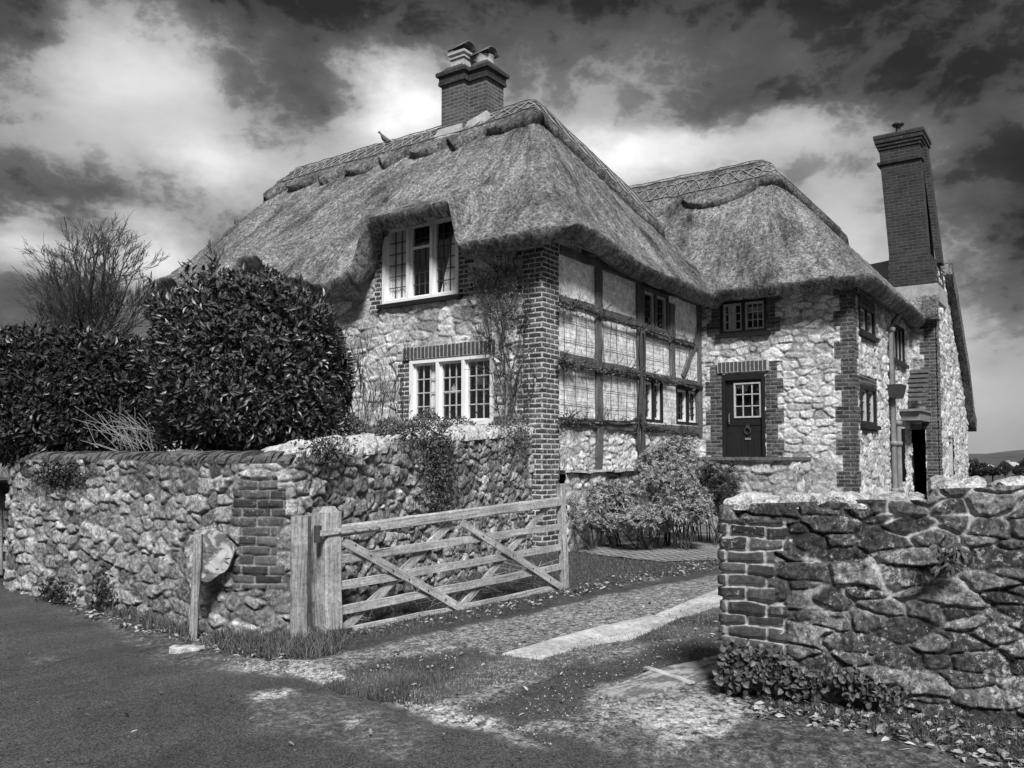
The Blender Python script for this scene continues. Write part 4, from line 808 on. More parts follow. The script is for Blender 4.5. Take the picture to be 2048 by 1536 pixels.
for k in range(7):
    f = k/7; z = za_+(zb_-za_)*f; x = X3-.04-.45*f
    mb.quadbox([(x-.10, Y3+.14, z-.15), (x, Y3+.14, z-.1), (x, Y2+.02, z-.1), (x-.10, Y2+.02, z-.15), (x-.09, Y3+.14, z-.125), (x+.01, Y3+.14, z-.05), (x+.01, Y2+.02, z-.05), (x-.09, Y2+.02, z-.125)])
mb.build('tiled_lean_to', M['slate'], house)
# landing in front of the door
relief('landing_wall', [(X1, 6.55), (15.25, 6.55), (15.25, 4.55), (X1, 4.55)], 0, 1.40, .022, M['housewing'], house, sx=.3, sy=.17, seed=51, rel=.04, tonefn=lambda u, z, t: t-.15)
mb = MB(); mb.box(15.15, X1, 4.5, 6.6, 1.40, 1.46); mb.build('landing_slab', M['dirtcap'], house)
# ================================================================== BOUNDARY WALLS
rng = np.random.default_rng(5)
wA, wB, wC = G(37, 1190), G(478, 1283), G(578, 1284); wD = Vector((X0-.05, Y0+.18, 0))
def nrm2(p, q): d = (q-p); d = Vector((d.x, d.y)).normalized(); return Vector((d.y, -d.x))
dAB = (wB-wA).normalized(); dCD = (wD-wC).normalized()
lw = empty('boundary_wall', 'rubble stone garden wall with curved brick corner below the clipped bushes', 'stone wall', tuple(wB))
path = [wA+Vector((.1, .45, 0)), wA, wB-dAB*.25, wB, wB.lerp(wC, .5)+Vector((-.05, -.08, 0))*0, wC, wC+dCD*.3, wD]
path = [Vector((p.x, p.y)) for p in path]
LL = [0]
for a, b in zip(path, path[1:]): LL.append(LL[-1]+(b-a).length)
uB, uC = LL[3], LL[5]
tops = {0: .0}
tu = [0, LL[1], LL[3]*.55, LL[3], LL[5], LL[5]+(LL[-1]-LL[5])*.25, LL[5]+(LL[-1]-LL[5])*.6, LL[-1]]
tz = [1.42, 1.42, 1.43, 1.40, 1.40, 1.52, 1.68, 1.80]
ztl = lambda u: np.interp(u, tu, tz)+.02*(fbm(u*3, u*0, 9, 3)-.5)
relief('stone_face', path, 0, ztl, .0135, M['nearleft'], lw, sx=.17, sy=.115, pw=3.4, wamp=.16, tl=.3, seed=61, rel=.046, gap=(.002, .014), jit=1., wv=.6, edgew=.018, jd0=.6, und=.6,
       bricks=[(uB+.0, uC-.10, .42, 1.30, .06, .07)], lich=1., brel=.02, bwarp=.04, tonefn=lambda u, z, t: t*.9+.5*(fbm(u*1.1, z*1.1, 5, 3)-.45)-.25*ss(1.1, 1.4, z)*ss(0, 1, uB-u))
# far side of the wall
bk = [Vector((wD.x+.3, wD.y+.35)), Vector((wC.x+.34, wC.y+.42)), Vector((wB.x+.36, wB.y+.30)), Vector((wA.x+.45, wA.y+.2)), Vector((wA.x+.1, wA.y+.45))]
relief('stone_back', bk, 0, 1.38, .05, M['nearleft'], lw, seed=62)
def coping(pts, zf, w, th, ln, mat, name, parent, lean=.25, inset=.02, jit=.02, gap=.012):
    mb = MB(); L = [0]
    for a, b in zip(pts, pts[1:]): L.append(L[-1]+(b-a).length)
    s = 0
    def at(s):
        for i in range(len(pts)-1):
            if s <= L[i+1] or i == len(pts)-2: f = (s-L[i])/(L[i+1]-L[i]); return pts[i].lerp(pts[i+1], f), (pts[i+1]-pts[i]).normalized()
    while s < L[-1]:
        l = ln*random.uniform(.7, 1.5) if isinstance(ln, float) else random.uniform(*ln)
        if s+l > L[-1]: l = L[-1]-s+.001
        (p, d), (q, d2) = at(s), at(min(s+l-gap, L[-1])); n = Vector((d.y, -d.x)); n2_ = Vector((d2.y, -d2.x)); z0 = zf(s)-.02; z1 = zf(s)+th*random.uniform(.75, 1.25); e = inset+random.uniform(0, jit)
        mid = (z0+z1)/2+.01
        a0 = p+n*e; b0 = q+n2_*e; b1 = q-n2_*w; a1 = p-n*w; k = d*lean*th
        # rounded profile: three stacked slabs
        prof = [(1, 0), (1.03, .3), (1.0, .6), (.88, .85), (.6, 1.), (.2, 1.06), (-.2, 1.06), (-.6, 1.), (-.9, .8), (-1, .45), (-1, 0)]
        b = len(mb.V); c0 = (a0+a1)*.5; c1 = (b0+b1)*.5; h0 = (a0-a1)*.5; h1 = (b0-b1)*.5; hh = z1-z0; K = max(1, int(l/.035)); sd_ = random.random()*50; m = len(prof)
        for kk in range(K+1):
            f = kk/K; cc_ = c0.lerp(c1, f); hh_ = h0.lerp(h1, f); en = 1-.25*(abs(f*2-1)**5 if K > 1 else 0)
            for pi_2, (x, y) in enumerate(prof):
                nz_ = float(fbm(np.array([sd_+f*l*9]), np.array([pi_2*.45]), 3, 3)[0])-.5; r = random.uniform(-jit, jit)*.2
                v = cc_+hh_*x*(1-(1-en)*.3)+k*y; o2 = hh_.normalized()*nz_*jit*3.2
                mb.V.append((v.x+r+o2.x, v.y+r*.5+o2.y, z0+hh*y*en+nz_*jit*2.2*(y > 0))); mb.U.append((y, x))
        for kk in range(K):
            q = b+kk*m
            for i in range(m-1): mb.F.append((q+i, q+i+1, q+m+i+1, q+m+i))
        mb.F.append(tuple(b+i for i in range(m-1, -1, -1))); mb.F.append(tuple(b+K*m+i for i in range(m)))
        s += l
    return mb.build(name, mat, parent)
V2 = lambda p: Vector((p.x, p.y))
cp1 = [V2(wA), V2(wB), V2(wB.lerp(wC, .5)), V2(wC)]
coping(cp1, lambda s: 1.42, .42, .07, .055, M['dirtcap'], 'coping', lw, lean=.6, inset=.02, jit=.012, gap=.006)
LC = (wD-wC).length
cp2 = [V2(wC), V2(wD)]
coping(cp2, lambda s: float(np.interp(s/LC, [0, .25, .6, 1], [1.42, 1.52, 1.68, 1.80])), .38, .13, .11, M['stonecap'], 'coping', lw, lean=.5, inset=.02, jit=.03, gap=.014)
# raised garden bed behind the wall
gb = [tuple(p) for p in bk[::-1]]; gpoly = [(wA.x+.3, wA.y+.3), (wB.x+.3, wB.y+.25), (wC.x+.3, wC.y+.35), (wD.x, wD.y+.3), (X0+.1, Y0+.4), (X0+.1, 16.5), (6, 22), (4.5, 16)]
polysheet('garden_bed', gpoly, 1.12, M['earth'], .12, edge=.02, hgt=.08)
# wall beside the drive at the right
ra = G(1452, 1397); rb = G(1870, 1447); dr = (rb-ra).normalized(); rc = ra+dr*4.2
rw = empty('roadside_wall', 'dark rubble stone wall with brick end and lichen covered top beside the drive', 'stone wall', tuple(ra))
nR = Vector((dr.y, -dr.x, 0)); tk = .42
ustep = (rb-ra).length
def ztr(u):
    zz = np.interp(u, [0, tk, tk+ustep*.5, tk+ustep-.01, tk+ustep+.02, tk+ustep*1.5, 9], [1.17, 1.17, 1.20, 1.225, 1.285, 1.31, 1.33])
    return zz+.03*(fbm(u*2.5, u*0, 12, 3)-.5)
e0 = ra-nR*tk
relief('stone_face', [V2(e0), V2(ra), V2(rc)], 0, lambda u: ztr(u), .0080, M['nearright'], rw, sx=.21, sy=.095, pw=3.2, wamp=.15, tl=.25, seed=77, rel=.045, gap=(.002, .009), jit=1., wv=.5, edgew=.013, jd0=.62, und=.45,
       bricks=[(tk-.6, tk+.30, .0, 1.08, .0, .07)], lich=1.0, mortfn=lambda u, z: ss(.45, .85, z), brel=.026, bwarp=.06, tonefn=lambda u, z, t: t)
relief('stone_back', [V2(rc-nR*tk), V2(e0)], 0, 1.16, .05, M['nearright'], rw, seed=78)
def zrc(s): return float(np.interp(s, [0, ustep*.5, ustep-.01, ustep+.02, ustep*1.5, 9], [1.165, 1.19, 1.215, 1.275, 1.30, 1.32]))
# flat irregular top stones
def topstones(a, d, n, L, w, zf, mat, parent):
    mb = MB(); 
    nu, nv = int(L/.02), int((w+.06)/.02); U, Vv = np.meshgrid(np.linspace(-.03, L, nu), np.linspace(-.05, w, nv), indexing='ij')
    e, r1, r2 = rubble(U, Vv, .34, .22, 91, 1., .6); pr = ss(0, .02, e); zz = np.interp(U, [0, ustep*.5, ustep-.01, ustep+.02, ustep*1.5, 9], [1.165, 1.19, 1.215, 1.275, 1.30, 1.32])
    edge = 1-ss(0, .07, Vv+.05)
    Z = zz+.045*pr*(.4+r1)+.03*(fbm(U*9, Vv*9, 3, 4)-.5)-.075*edge-.03; X = a.x+d.x*U-n.x*Vv; Y = a.y+d.y*U-n.y*Vv
    fc = gridfaces(nu, nv)
    mesh('coping', np.stack([X, Y, Z], -1).reshape(-1, 3), fc, mat, parent, uv=np.stack([U, Vv], -1).reshape(-1, 2), smooth=True)
M['ltop'] = material('lichened_top', f_plain(.47, .95, 10, 1.2, 1, .03))
coping([V2(ra), V2(ra+dr*(ustep-.01))], lambda s: zrc(s)-.01, tk, .055, (.16, .5), M['ltop'], 'coping', rw, lean=.2, inset=.0, jit=.035, gap=.02)
coping([V2(ra+dr*ustep), V2(rc)], lambda s: zrc(s+ustep+.03)-.01, tk, .065, (.2, .5), M['ltop'], 'coping', rw, lean=.2, inset=.0, jit=.04, gap=.02)
# ================================================================== GATE
gA = G(658, 1280); gB = G(1128, 1184); GP = lambda x, y: onP(x, y, gA, gB); gd = (gB-gA).normalized(); gn = Vector((gd.y, -gd.x, 0))
gate = empty('field_gate', 'weathered five-bar timber gate standing open in front of the garden wall', 'gate', tuple(gA))
def rail(p0, p1, p2, p3, off, th, mat, name, n=10, tw=1.0, jit=.008):
    a, b, c, d = GP(*p0), GP(*p1), GP(*p2), GP(*p3)       # left top, left bottom, right top, right bottom
    mb = MB(); P = (a+b)/2+gn*off; Q = (c+d)/2+gn*off; w1_ = (a-b).length; w2_ = (c-d).length; ax = (Q-P).normalized(); wv = gn.cross(ax).normalized()*w1_
    mb.beam(P, Q, wv, gn*th, n=n, jit=jit, taper=w2_/w1_); return mb.build(name, mat, gate)
R5 = [((640, 1055), (640, 1078), (1118, 994), (1118, 1012)), ((672, 1110), (672, 1129), (1118, 1047), (1118, 1060)), ((675, 1163), (675, 1181), (1119, 1088), (1119, 1101)), ((680, 1213), (680, 1232), (1121, 1127), (1121, 1140)), ((677, 1258), (677, 1278), (1122, 1168), (1122, 1181))]
for i, r in enumerate(R5): rail(*r, 0, .07 if i == 0 else .028, M['gatewood'], 'rail')
def brace(p, q, w, off, name='brace'):
    mb = MB(); P, Q = GP(*p)+gn*off, GP(*q)+gn*off; ax = (Q-P).normalized(); mb.beam(P, Q, gn.cross(ax).normalized()*w, gn*.022, n=6, jit=.005); mb.build(name, M['gatewood'], gate)
brace((682, 1082), (940, 1228), .075, .028); brace((918, 1044), (1128, 1180), .07, .028); brace((685, 1266), (908, 1044), .075, -.028); brace((928, 1212), (1100, 1012), .07, -.028)
mb = MB(); a, b = GP(1121, 968), GP(1129, 1183); mb.beam(b, a, gd*.085, gn*.075, n=8, jit=.008); mb.build('head_stile', M['gatewood'], gate)
mb = MB(); a, b = GP(658, 1013), GP(660, 1284); hw = .165; mb.beam(b-Vector((0, 0, .1)), a-Vector((0, 0, .05)), gd*hw, gn*.14, n=9, jit=.012); mb.beam(a-Vector((0, 0, .05)), a, gd*hw*.92, gn*.12, n=2, jit=.004, taper=.55); mb.build('hanging_post', M['gatewood'], gate)
mb = MB(); a, b = GP(626, 1066), GP(752, 1052); mb.beam(a+gn*.085, b+gn*.055, Vector((0, 0, .045)), gn*.012, n=3)
for f in (.3, .55, .8, .97): c = (a+gn*.085).lerp(b+gn*.055, f)+gn*.008; mb.tube([c, c+gn*.012], .012, 8, True)
st_ = mb.build('strap_hinge', M['gatewood'], gate); mb = MB(); a = GP(626, 1066)+gn*.06; mb.tube([a-Vector((0, 0, .07)), a+Vector((0, 0, .06))], .03, 10, True); mb.build('hinge_pin', M['iron'], gate)
mb = MB(); a = GP(640, 1262); b = GP(690, 1256); mb.beam(a+gn*.09, b+gn*.085, Vector((0, 0, .03)), gn*.02); mb.build('lower_hinge', M['iron'], gate)
# studs
mb = MB()
for (x, y) in ((705, 1089), (735, 1110), (780, 1140), (812, 1158), (850, 1180), (885, 1198), (960, 1072), (985, 1088), (1020, 1110), (1060, 1136), (1095, 1158)): c = GP(x, y)+gn*.040; mb.tube([c, c+gn*.006], .008, 6, True)
o = mb.build('studs', M['iron'], gate); o['kind'] = 'stuff'
def cpost(name, label, x0, x1, yt, yb, dep, mat, fr):
    a, b = G(x0, yb), G(x1, yb); P = (a+b)/2; d = (b-a).normalized(); w = (b-a).length; n = Vector((d.y, -d.x, 0)); top = atD((x0+x1)/2, yt, P.x*fx+P.y*fy).z
    o = MB(); c = P-n*w*.5*fr; o.beam(c-Vector((0, 0, .1)), c+Vector((0, 0, top)), d*w, n*w*fr, n=10, jit=.014); q = o.build(name, mat); q.location = (0, 0, 0)
    return tag(q, label, 'gate post')
cpost('gate_post', 'thick cracked old gate post at the wall corner left of the gate', 578, 612, 1032, 1292, 0, M['postwood'], 1.2)
cpost('gate_post', 'darker gate post set behind the cracked one and carrying the hinge', 610, 640, 1028, 1276, 0, M['postwood'], 1.1)
# far-left gate fragment and wall
fgA, fgB = G(-120, 1165), G(33, 1163); fg = empty('field_gate', 'dark timber gate at the left edge beyond the end of the stone wall', 'gate', tuple(fgB)); fd = (fgB-fgA).normalized(); fn = Vector((fd.y, -fd.x, 0))
fp_ = lambda x, y: onP(x, y, fgA, fgB)
for (y0, y1) in ((1022, 1036), (1062, 1068), (1092, 1096), (1122, 1140)):
    mb = MB(); mb.beam(fp_(-120, y0-14), fp_(34, (y0+y1)/2+4), Vector((0, 0, .09)), fn*.03, n=4, jit=.006); mb.build('rail', M['gatewood'] if y0 == 1022 else M['postwood'], fg)
mb = MB(); mb.beam(fp_(4, 1035), fp_(36, 1128), fd*.07, fn*.02, n=3); mb.build('brace', M['postwood'], fg)
mb = MB(); mb.beam(fp_(-2, 1148), fp_(-2, 1018), fd*.10, fn*.08, n=4, jit=.006); mb.build('stile', M['postwood'], fg)
fw_ = empty('boundary_wall', 'dark stone wall behind the small gate at the far left edge', 'stone wall', tuple(G(20, 1140)))
a, b = G(-260, 1120), G(90, 1135); relief('stone_face', [V2(a), V2(b)], 0, 1.62, .03, M['nearleft'], fw_, seed=66, rel=.05, tonefn=lambda u, z, t: t*.5-.2)
mb = MB(); mb.beam(a+Vector((0, .25, .8)), b+Vector((0, .25, .8)), (0, 0, 1.6), Vector((0, .3, 0))); mb.build('wall_core', M['nearleft'], fw_)
# ================================================================== SIGN, BRICK, SLABS
sp = G(386, 1291); sg = empty('sign_post', 'thin wooden post with a round mottled board in front of the stone wall', 'sign post', tuple(sp)); sD = sp.x*fx+sp.y*fy
mb = MB(); R3 = Vector((rx, ry, 0)); F3 = Vector((fx, fy, 0)); tp = atD(397, 1068, sD+.03); mb.beam(sp-Vector((0, 0, .05)), tp, R3*.062, F3*.045, n=8, jit=.005); mb.build('post', M['postwood'], sg)
cs = atD(418, 1108, sD+.07); V = []; Fc = []; N_ = 40; rad_ = .185
def signr(a): return rad_*(1+.06*math.sin(3*a+1)+.04*math.sin(7*a))
for k, dd in enumerate((-.018, .018)):
    V.append(tuple(cs+F3*dd))
    for rr in (.5, 1.0):
        for i in range(N_): a = 2*pi*i/N_; V.append(tuple(cs+F3*(dd+.004*math.sin(5*a))+(R3*cos(a)*1.02+Vector((0, 0, 1))*sin(a)*1.08)*signr(a)*rr))
m_ = 1+2*N_
for k in range(2):
    o_ = k*m_
    for i in range(N_):
        j = (i+1) % N_; f1 = [(o_, o_+1+j, o_+1+i), (o_+1+i, o_+1+j, o_+1+N_+j, o_+1+N_+i)]
        Fc += f1 if k else [tuple(reversed(q)) for q in f1]
for i in range(N_): j = (i+1) % N_; Fc.append((1+N_+i, 1+N_+j, m_+1+N_+j, m_+1+N_+i))
def f_sign(t, bs):
    ob = t.obj(); n = t.noise(ob, 9, 3, .5, 1.2); n2 = t.noise(t.scale(ob, 1, 1, 2.5), 7, 2, .5, 2.)
    v = t.mix(t.map(n, .42, .60), .12, .42); v = t.mix(t.map(n2, .58, .66), v, .04); return v, .6, None
mesh('sign_board', V, Fc, material('mottled_board', f_sign), sg)
mb = MB(); c = G(372, 1300, .03); d = R3*.9+F3*(-.15); mb.beam(c-d*.13, c+d*.15, F3*.10, Vector((0, 0, .055)), n=5, jit=.008); tag(mb.build('loose_brick', M['stonecap']), 'loose pale brick lying at the foot of the sign post', 'brick')
def slab(poly, z, th, label, mat, seed=1):
    P = [G(*p, Z=z) for p in poly]; X = np.array([p.x for p in P]); mb = MB(); cx = sum(P, Vector())/len(P); V = []; n = len(P); up = []
    pts = []
    for i in range(n):
        a, b = P[i], P[(i+1) % n]; k = max(2, int((b-a).length/.12))
        for j in range(k): q = a.lerp(b, j/k); pts.append(q+Vector((random.uniform(-.012, .012), random.uniform(-.012, .012), 0)))
    m_ = len(pts)
    V = [(p.x, p.y, z) for p in pts]+[(p.x+(cx.x-p.x)*.02, p.y+(cx.y-p.y)*.02, z+.0) for p in pts]+[(p.x, p.y, z-th) for p in pts]
    V = [(p.x, p.y, z-.012) for p in pts]+[(p.x+(cx.x-p.x)*.012, p.y+(cx.y-p.y)*.012, z) for p in pts]+[(p.x, p.y, z-th) for p in pts]
    Fc = [tuple(range(m_, 2*m_))]
    for i in range(m_): j = (i+1) % m_; Fc += [(i, j, m_+j, m_+i), (2*m_+i, 2*m_+j, j, i)]
    o = mesh('concrete_slab', V, Fc, mat); o['group'] = 'slabs laid in the drive'; return tag(o, label, 'slab')
slab([(1003, 1306), (1080, 1317), (1180, 1290), (1270, 1276), (1352, 1236), (1305, 1230), (1180, 1256)], .052, .05, 'long pale slab with a broken front edge, nearest of the upper row in the drive', M['slabm'])
slab([(1309, 1229), (1356, 1235), (1480, 1200), (1480, 1168), (1450, 1172)], .052, .05, 'pale slab running behind the roadside wall end, farthest of the upper row', M['slabm'])
def f_slab2(t, bs):
    ob = t.obj(); vr = t.new('ShaderNodeVectorRotate', rotation_type='Z_AXIS'); t.l.new(ob, vr.inputs['Vector']); vr.inputs['Angle'].default_value = -math.atan2((G(1430, 1310)-G(1190, 1385)).y, (G(1430, 1310)-G(1190, 1385)).x)
    n = t.noise(t.scale(vr.outputs[0], 2.2, 12, 1), 1, 5, .7, 1.2); n2 = t.noise(ob, 5, 4, .7); n3 = t.noise(ob, 40, 3, .7)
    v = t.mix(t.map(t.m('ADD', n, t.m('MULTIPLY', t.m('SUBTRACT', n2, .5), 1.1)), .42, .62), .13, .34); return t.m('MULTIPLY', v, t.m('MULTIPLY_ADD', t.m('SUBTRACT', n3, .5), .9, 1.)), .9, t.bump(n3, .4, .01)
M['slab2'] = material('streaked_slab', f_slab2)
slab([(1192, 1384), (1258, 1402), (1380, 1362), (1300, 1340)], .058, .04, 'streaked worn slab nearest the road, in front of the roadside wall', M['slab2'])
slab([(1306, 1340), (1386, 1361), (1470, 1340), (1470, 1300), (1425, 1312)], .059, .04, 'streaked worn slab just beside the brick end of the roadside wall', M['slab2'])
mb = MB(); mb.beam(G(1291, 1335, .056), G(1385, 1366, .056), Vector((.05, -.02, 0)), (0, 0, .012), n=6, jit=.006); tag(mb.build('stone_strip', M['slabm']), 'narrow pale strip set between the two streaked slabs', 'edging')
# ================================================================== PLANT TOOLS
def leafmesh(name, pos, dr_, up, ln, wd, mat, parent=None, tone=None, fold=.25, tip=1.0, pts=None):
    pos, dr_, up = map(lambda a: np.asarray(a, float), (pos, dr_, up)); N = len(pos)
    ln = np.broadcast_to(ln, (N,)); wd = np.broadcast_to(wd, (N,))
    dr_ = dr_/np.linalg.norm(dr_, axis=1, keepdims=True); sd = np.cross(dr_, up); sd /= np.maximum(np.linalg.norm(sd, axis=1, keepdims=True), 1e-6); nn = np.cross(sd, dr_)
    L = ln[:, None]; Wd = wd[:, None]
    p0 = pos; p1 = pos+dr_*L*.35+sd*Wd*.5+nn*Wd*fold; p2 = pos+dr_*L*.35-sd*Wd*.5+nn*Wd*fold; p1b = pos+dr_*L*.72+sd*Wd*.36+nn*Wd*(fold*.7-.12); p2b = pos+dr_*L*.72-sd*Wd*.36+nn*Wd*(fold*.7-.12); m1 = pos+dr_*L*.5-nn*L*.02; p3 = pos+dr_*L-nn*L*.12*tip
    V = np.stack([p0, p1, p1b, p3, p2b, p2, m1], 1).reshape(-1, 3); b = np.arange(N)[:, None]*7
    Fc = (np.array([[0, 1, 6], [1, 2, 6], [2, 3, 6], [3, 4, 6], [4, 5, 6], [5, 0, 6]])[None]+b[:, None]).reshape(-1, 3)
    tn = np.repeat(rng.random(N) if tone is None else tone, 7)
    return mesh(name, V, Fc, mat, parent, attrs={'tone': tn})
def blades(name, pos, h, w, mat, parent=None, lean=.5, tone=None):
    N = len(pos); a = rng.random(N)*2*pi; ln = rng.random(N)*lean; h = np.broadcast_to(h, (N,))*(.5+rng.random(N)); sd = np.stack([np.cos(a), np.sin(a), 0*a], 1)*w; b = rng.random(N)*2*pi; ld = np.stack([np.cos(b), np.sin(b), 0*b], 1)
    p0 = pos-sd*.5; p1 = pos+sd*.5; m0 = pos+np.array([0, 0, 1])*h[:, None]*.55+ld*(h*ln*.35)[:, None]; p2 = pos+np.array([0, 0, 1])*(h*(1-.35*ln))[:, None]+ld*(h*ln)[:, None]
    V = np.stack([p0, p1, m0+sd*.4, m0-sd*.4, p2], 1).reshape(-1, 3); k = np.arange(N)[:, None]*5
    me = [tuple(r) for r in (np.array([[0, 1, 2, 3]])+k).tolist()]+[tuple(r) for r in (np.array([[3, 2, 4]])+k).tolist()]
    return mesh(name, V, me, mat, parent, attrs={'tone': np.repeat(rng.random(N) if tone is None else tone, 5)})
def branch(mb, p, d, L, r, depth, spread=.5, up=.15, kids=3, wig=.12, side=5, tipr=.003, bias=None, seg=5, shrink=.68):
    pts = [p.copy()]; q = p.copy(); dd = d.normalized()
    for k in range(seg):
        dd = (dd+Vector((random.gauss(0, wig), random.gauss(0, wig), random.gauss(0, wig)+up*.3))+(bias*.06 if bias else Vector())).normalized(); q = q+dd*L/seg; pts.append(q.copy())
    r1 = max(tipr, r*.62); mb.tube(pts, [r+(r1-r)*i/seg for i in range(seg+1)], side if r > .012 else 3)
    if depth <= 0: return
    for k in range(kids):
        f = random.uniform(.35, 1.0) if k else 1.0; i = min(seg-1, int(f*seg)); s0 = pts[i].lerp(pts[i+1], f*seg-i) if i < seg else pts[-1]
        ax = Vector((random.gauss(0, 1), random.gauss(0, 1), random.gauss(0, 1))).normalized(); nd = (dd+ax*spread*random.uniform(.5, 1.2)+Vector((0, 0, up))).normalized()
        branch(mb, s0, nd, L*shrink*random.uniform(.75, 1.2), max(tipr, r1*(.8 if k == 0 else .62)), depth-1, spread, up, kids, wig, side, tipr, bias, seg, shrink)
def shell(N, c, h, power=3.2, thick=.16, wob=.12, zmin=None):
    # points scattered in a skin of a clipped, boxy bush; c centre, h half sizes (along R3, F3, z)
    v = rng.normal(size=(N, 3)); v /= np.linalg.norm(v, axis=1, keepdims=True)
    k = (np.abs(v)**power).sum(1)**(-1/power); w = v*k[:, None]
    wb = 1+wob*(fbm(w[:, 0]*2.2+w[:, 2]*1.7, w[:, 1]*2.2+w[:, 2]*2.1, 3, 3)-.5)*2; dep_ = 1-thick*rng.random(N)**1.6
    q = w*wb[:, None]*dep_[:, None]; nrm = np.sign(v)*np.abs(w)**(power-1); nrm /= np.linalg.norm(nrm, axis=1, keepdims=True)
    B = np.array([[R3.x, R3.y, 0], [F3.x, F3.y, 0], [0, 0, 1]]); P = np.array(c)+(q*np.array(h))@B; Nn = (nrm/np.array(h))@B; Nn /= np.linalg.norm(Nn, axis=1, keepdims=True)
    return P, Nn, dep_
def bush(name, label, cat, c, h, N, ln, wd, mat, power=3.2, wob=.12, droop=.25, thick=.2, group=None, tuft=0, core=True):
    o = empty(name, label, cat, (c[0], c[1], c[2]-h[2]), group)
    P, Nn, dep_ = shell(N, c, h, power, thick, wob); r = rng.normal(size=(N, 3)); d = Nn*.55+r*.55+np.array([0, 0, .35-droop]); up = Nn+rng.normal(size=(N, 3))*.35
    leafmesh('foliage', P, d, up, ln*(.6+.7*rng.random(N)), wd*(.7+.6*rng.random(N)), mat, o)
    if core:
        mb = MB(); 
        for k in range(9):
            a = Vector((c[0], c[1], c[2]-h[2]))+R3*random.uniform(-.5, .5)*h[0]*.8; b = Vector(c)+R3*random.uniform(-.8, .8)*h[0]+F3*random.uniform(-.5, .5)*h[1]+Vector((0, 0, random.uniform(.2, .7)*h[2])); mb.tube([a, a.lerp(b, .5)+Vector((0, 0, .1)), b], [.03, .02, .008], 6)
        mb.build('stems', M['bark'], o)
        # dark inner mass of shaded leaves
        n2 = int(N*.35); P2, N2, _ = shell(n2, c, [q*.80 for q in h], power, .5, wob); leafmesh('inner_foliage', P2, N2+rng.normal(size=(n2, 3)), N2, ln*1.3, wd*1.8, mat, o)
    return o
# ---- big clipped laurel and the hedge behind
def ctr(x0, x1, y0, y1, D, dep_): 
    a, b = atD(x0, (y0+y1)/2, D), atD(x1, (y0+y1)/2, D); t_ = atD((x0+x1)/2, y0, D); u_ = atD((x0+x1)/2, y1, D); c = (a+b)/2+F3*dep_*.5
    return (c.x, c.y, (t_.z+u_.z)/2), (((b-a).length)/2, dep_/2, (t_.z-u_.z)/2)
c, h = ctr(252, 650, 530, 905, 7.6, 1.5); lb = bush('laurel_bush', 'large clipped laurel bush with broad glossy leaves over the wall corner', 'bush', c, h, 27000, .076, .030, M['laurel'], power=3.2, wob=.22, thick=.26)
c, h = ctr(-140, 268, 650, 925, 8.9, 1.6); bush('hedge', 'dense dark clipped hedge behind the left end of the stone wall', 'hedge', c, h, 15000, .085, .032, M['hedge'], power=5, wob=.10)
# top shoots of the laurel
P = []; D_ = []
for (x, y) in ((425, 500), (435, 512), (368, 535), (380, 528), (300, 560), (520, 535), (600, 560), (650, 585), (480, 540), (85, 640)):
    b = atD(x, y+45, 8.2 if x > 280 else 9.4); 
    P = []; D_ = []
    for k in range(11): P.append(tuple(b+Vector((random.gauss(0, .02), random.gauss(0, .02), k*.022)))); D_.append((random.gauss(0, .5), random.gauss(0, .5), .9))
    leafmesh('shoot', P, D_, [(random.gauss(0, 1), random.gauss(0, 1), .2) for _ in P], .10, .035, M['laurel'], lb)
# ---- bare tree
tb = atD(170, 700, 17); tb.z = 0; tr = empty('bare_tree', 'leafless many-stemmed tree with wind-swept twigs behind the hedge', 'tree', (tb.x, tb.y, 0))
mb = MB(); tip = MB(); random.seed(12)
base = Vector((tb.x, tb.y, 0)); fork = base+Vector((0, 0, 2.7)); mb.tube([base, base+Vector((.03, 0, 1.4)), fork], [.22, .17, .15], 10)
for (x, y, r) in ((58, 515, .05), (85, 480, .05), (115, 458, .055), (145, 440, .06), (172, 432, .06), (200, 428, .06), (228, 432, .06), (252, 446, .055), (276, 468, .05), (298, 498, .05), (322, 545, .045), (70, 570, .04), (50, 625, .03), (310, 600, .04), (190, 470, .05), (240, 490, .05), (130, 500, .05), (100, 530, .045), (270, 540, .045)):
    x = 182+(x-182)*.84; y = 640+(y-640)*.80; e = atD(x, y, 17+random.uniform(-1, 1)); v = e-fork; st0 = fork+Vector((random.gauss(0, .05), random.gauss(0, .05), random.uniform(-.2, .5)))
    pts = [st0.lerp(e, f)+Vector((0, 0, .22*v.length*f*(1-f)*(-.6 if x < 90 or x > 290 else .3)))+Vector((random.gauss(0, .03), random.gauss(0, .03), 0)) for f in np.linspace(0, 1, 9)]
    mb.tube(pts, [r*(1-.88*i/8) for i in range(9)], 6)
    for k in range(16):
        f = random.uniform(.28, .97); i = min(7, int(f*8)); p = pts[i].lerp(pts[i+1], f*8-i); dd = (pts[i+1]-pts[i]).normalized(); lat = Vector((random.gauss(0, 1), random.gauss(0, 1), random.gauss(0, .7))).normalized()
        branch(mb, p, dd+lat*.75, random.uniform(.35, .75)*(1.15-.5*f), .014*(1.2-f), 2, .55, .04, 4, .08, 4, .0038, None, 4, .62)
mb.build('branches', M['treebark'], tr, True); random.seed(5)
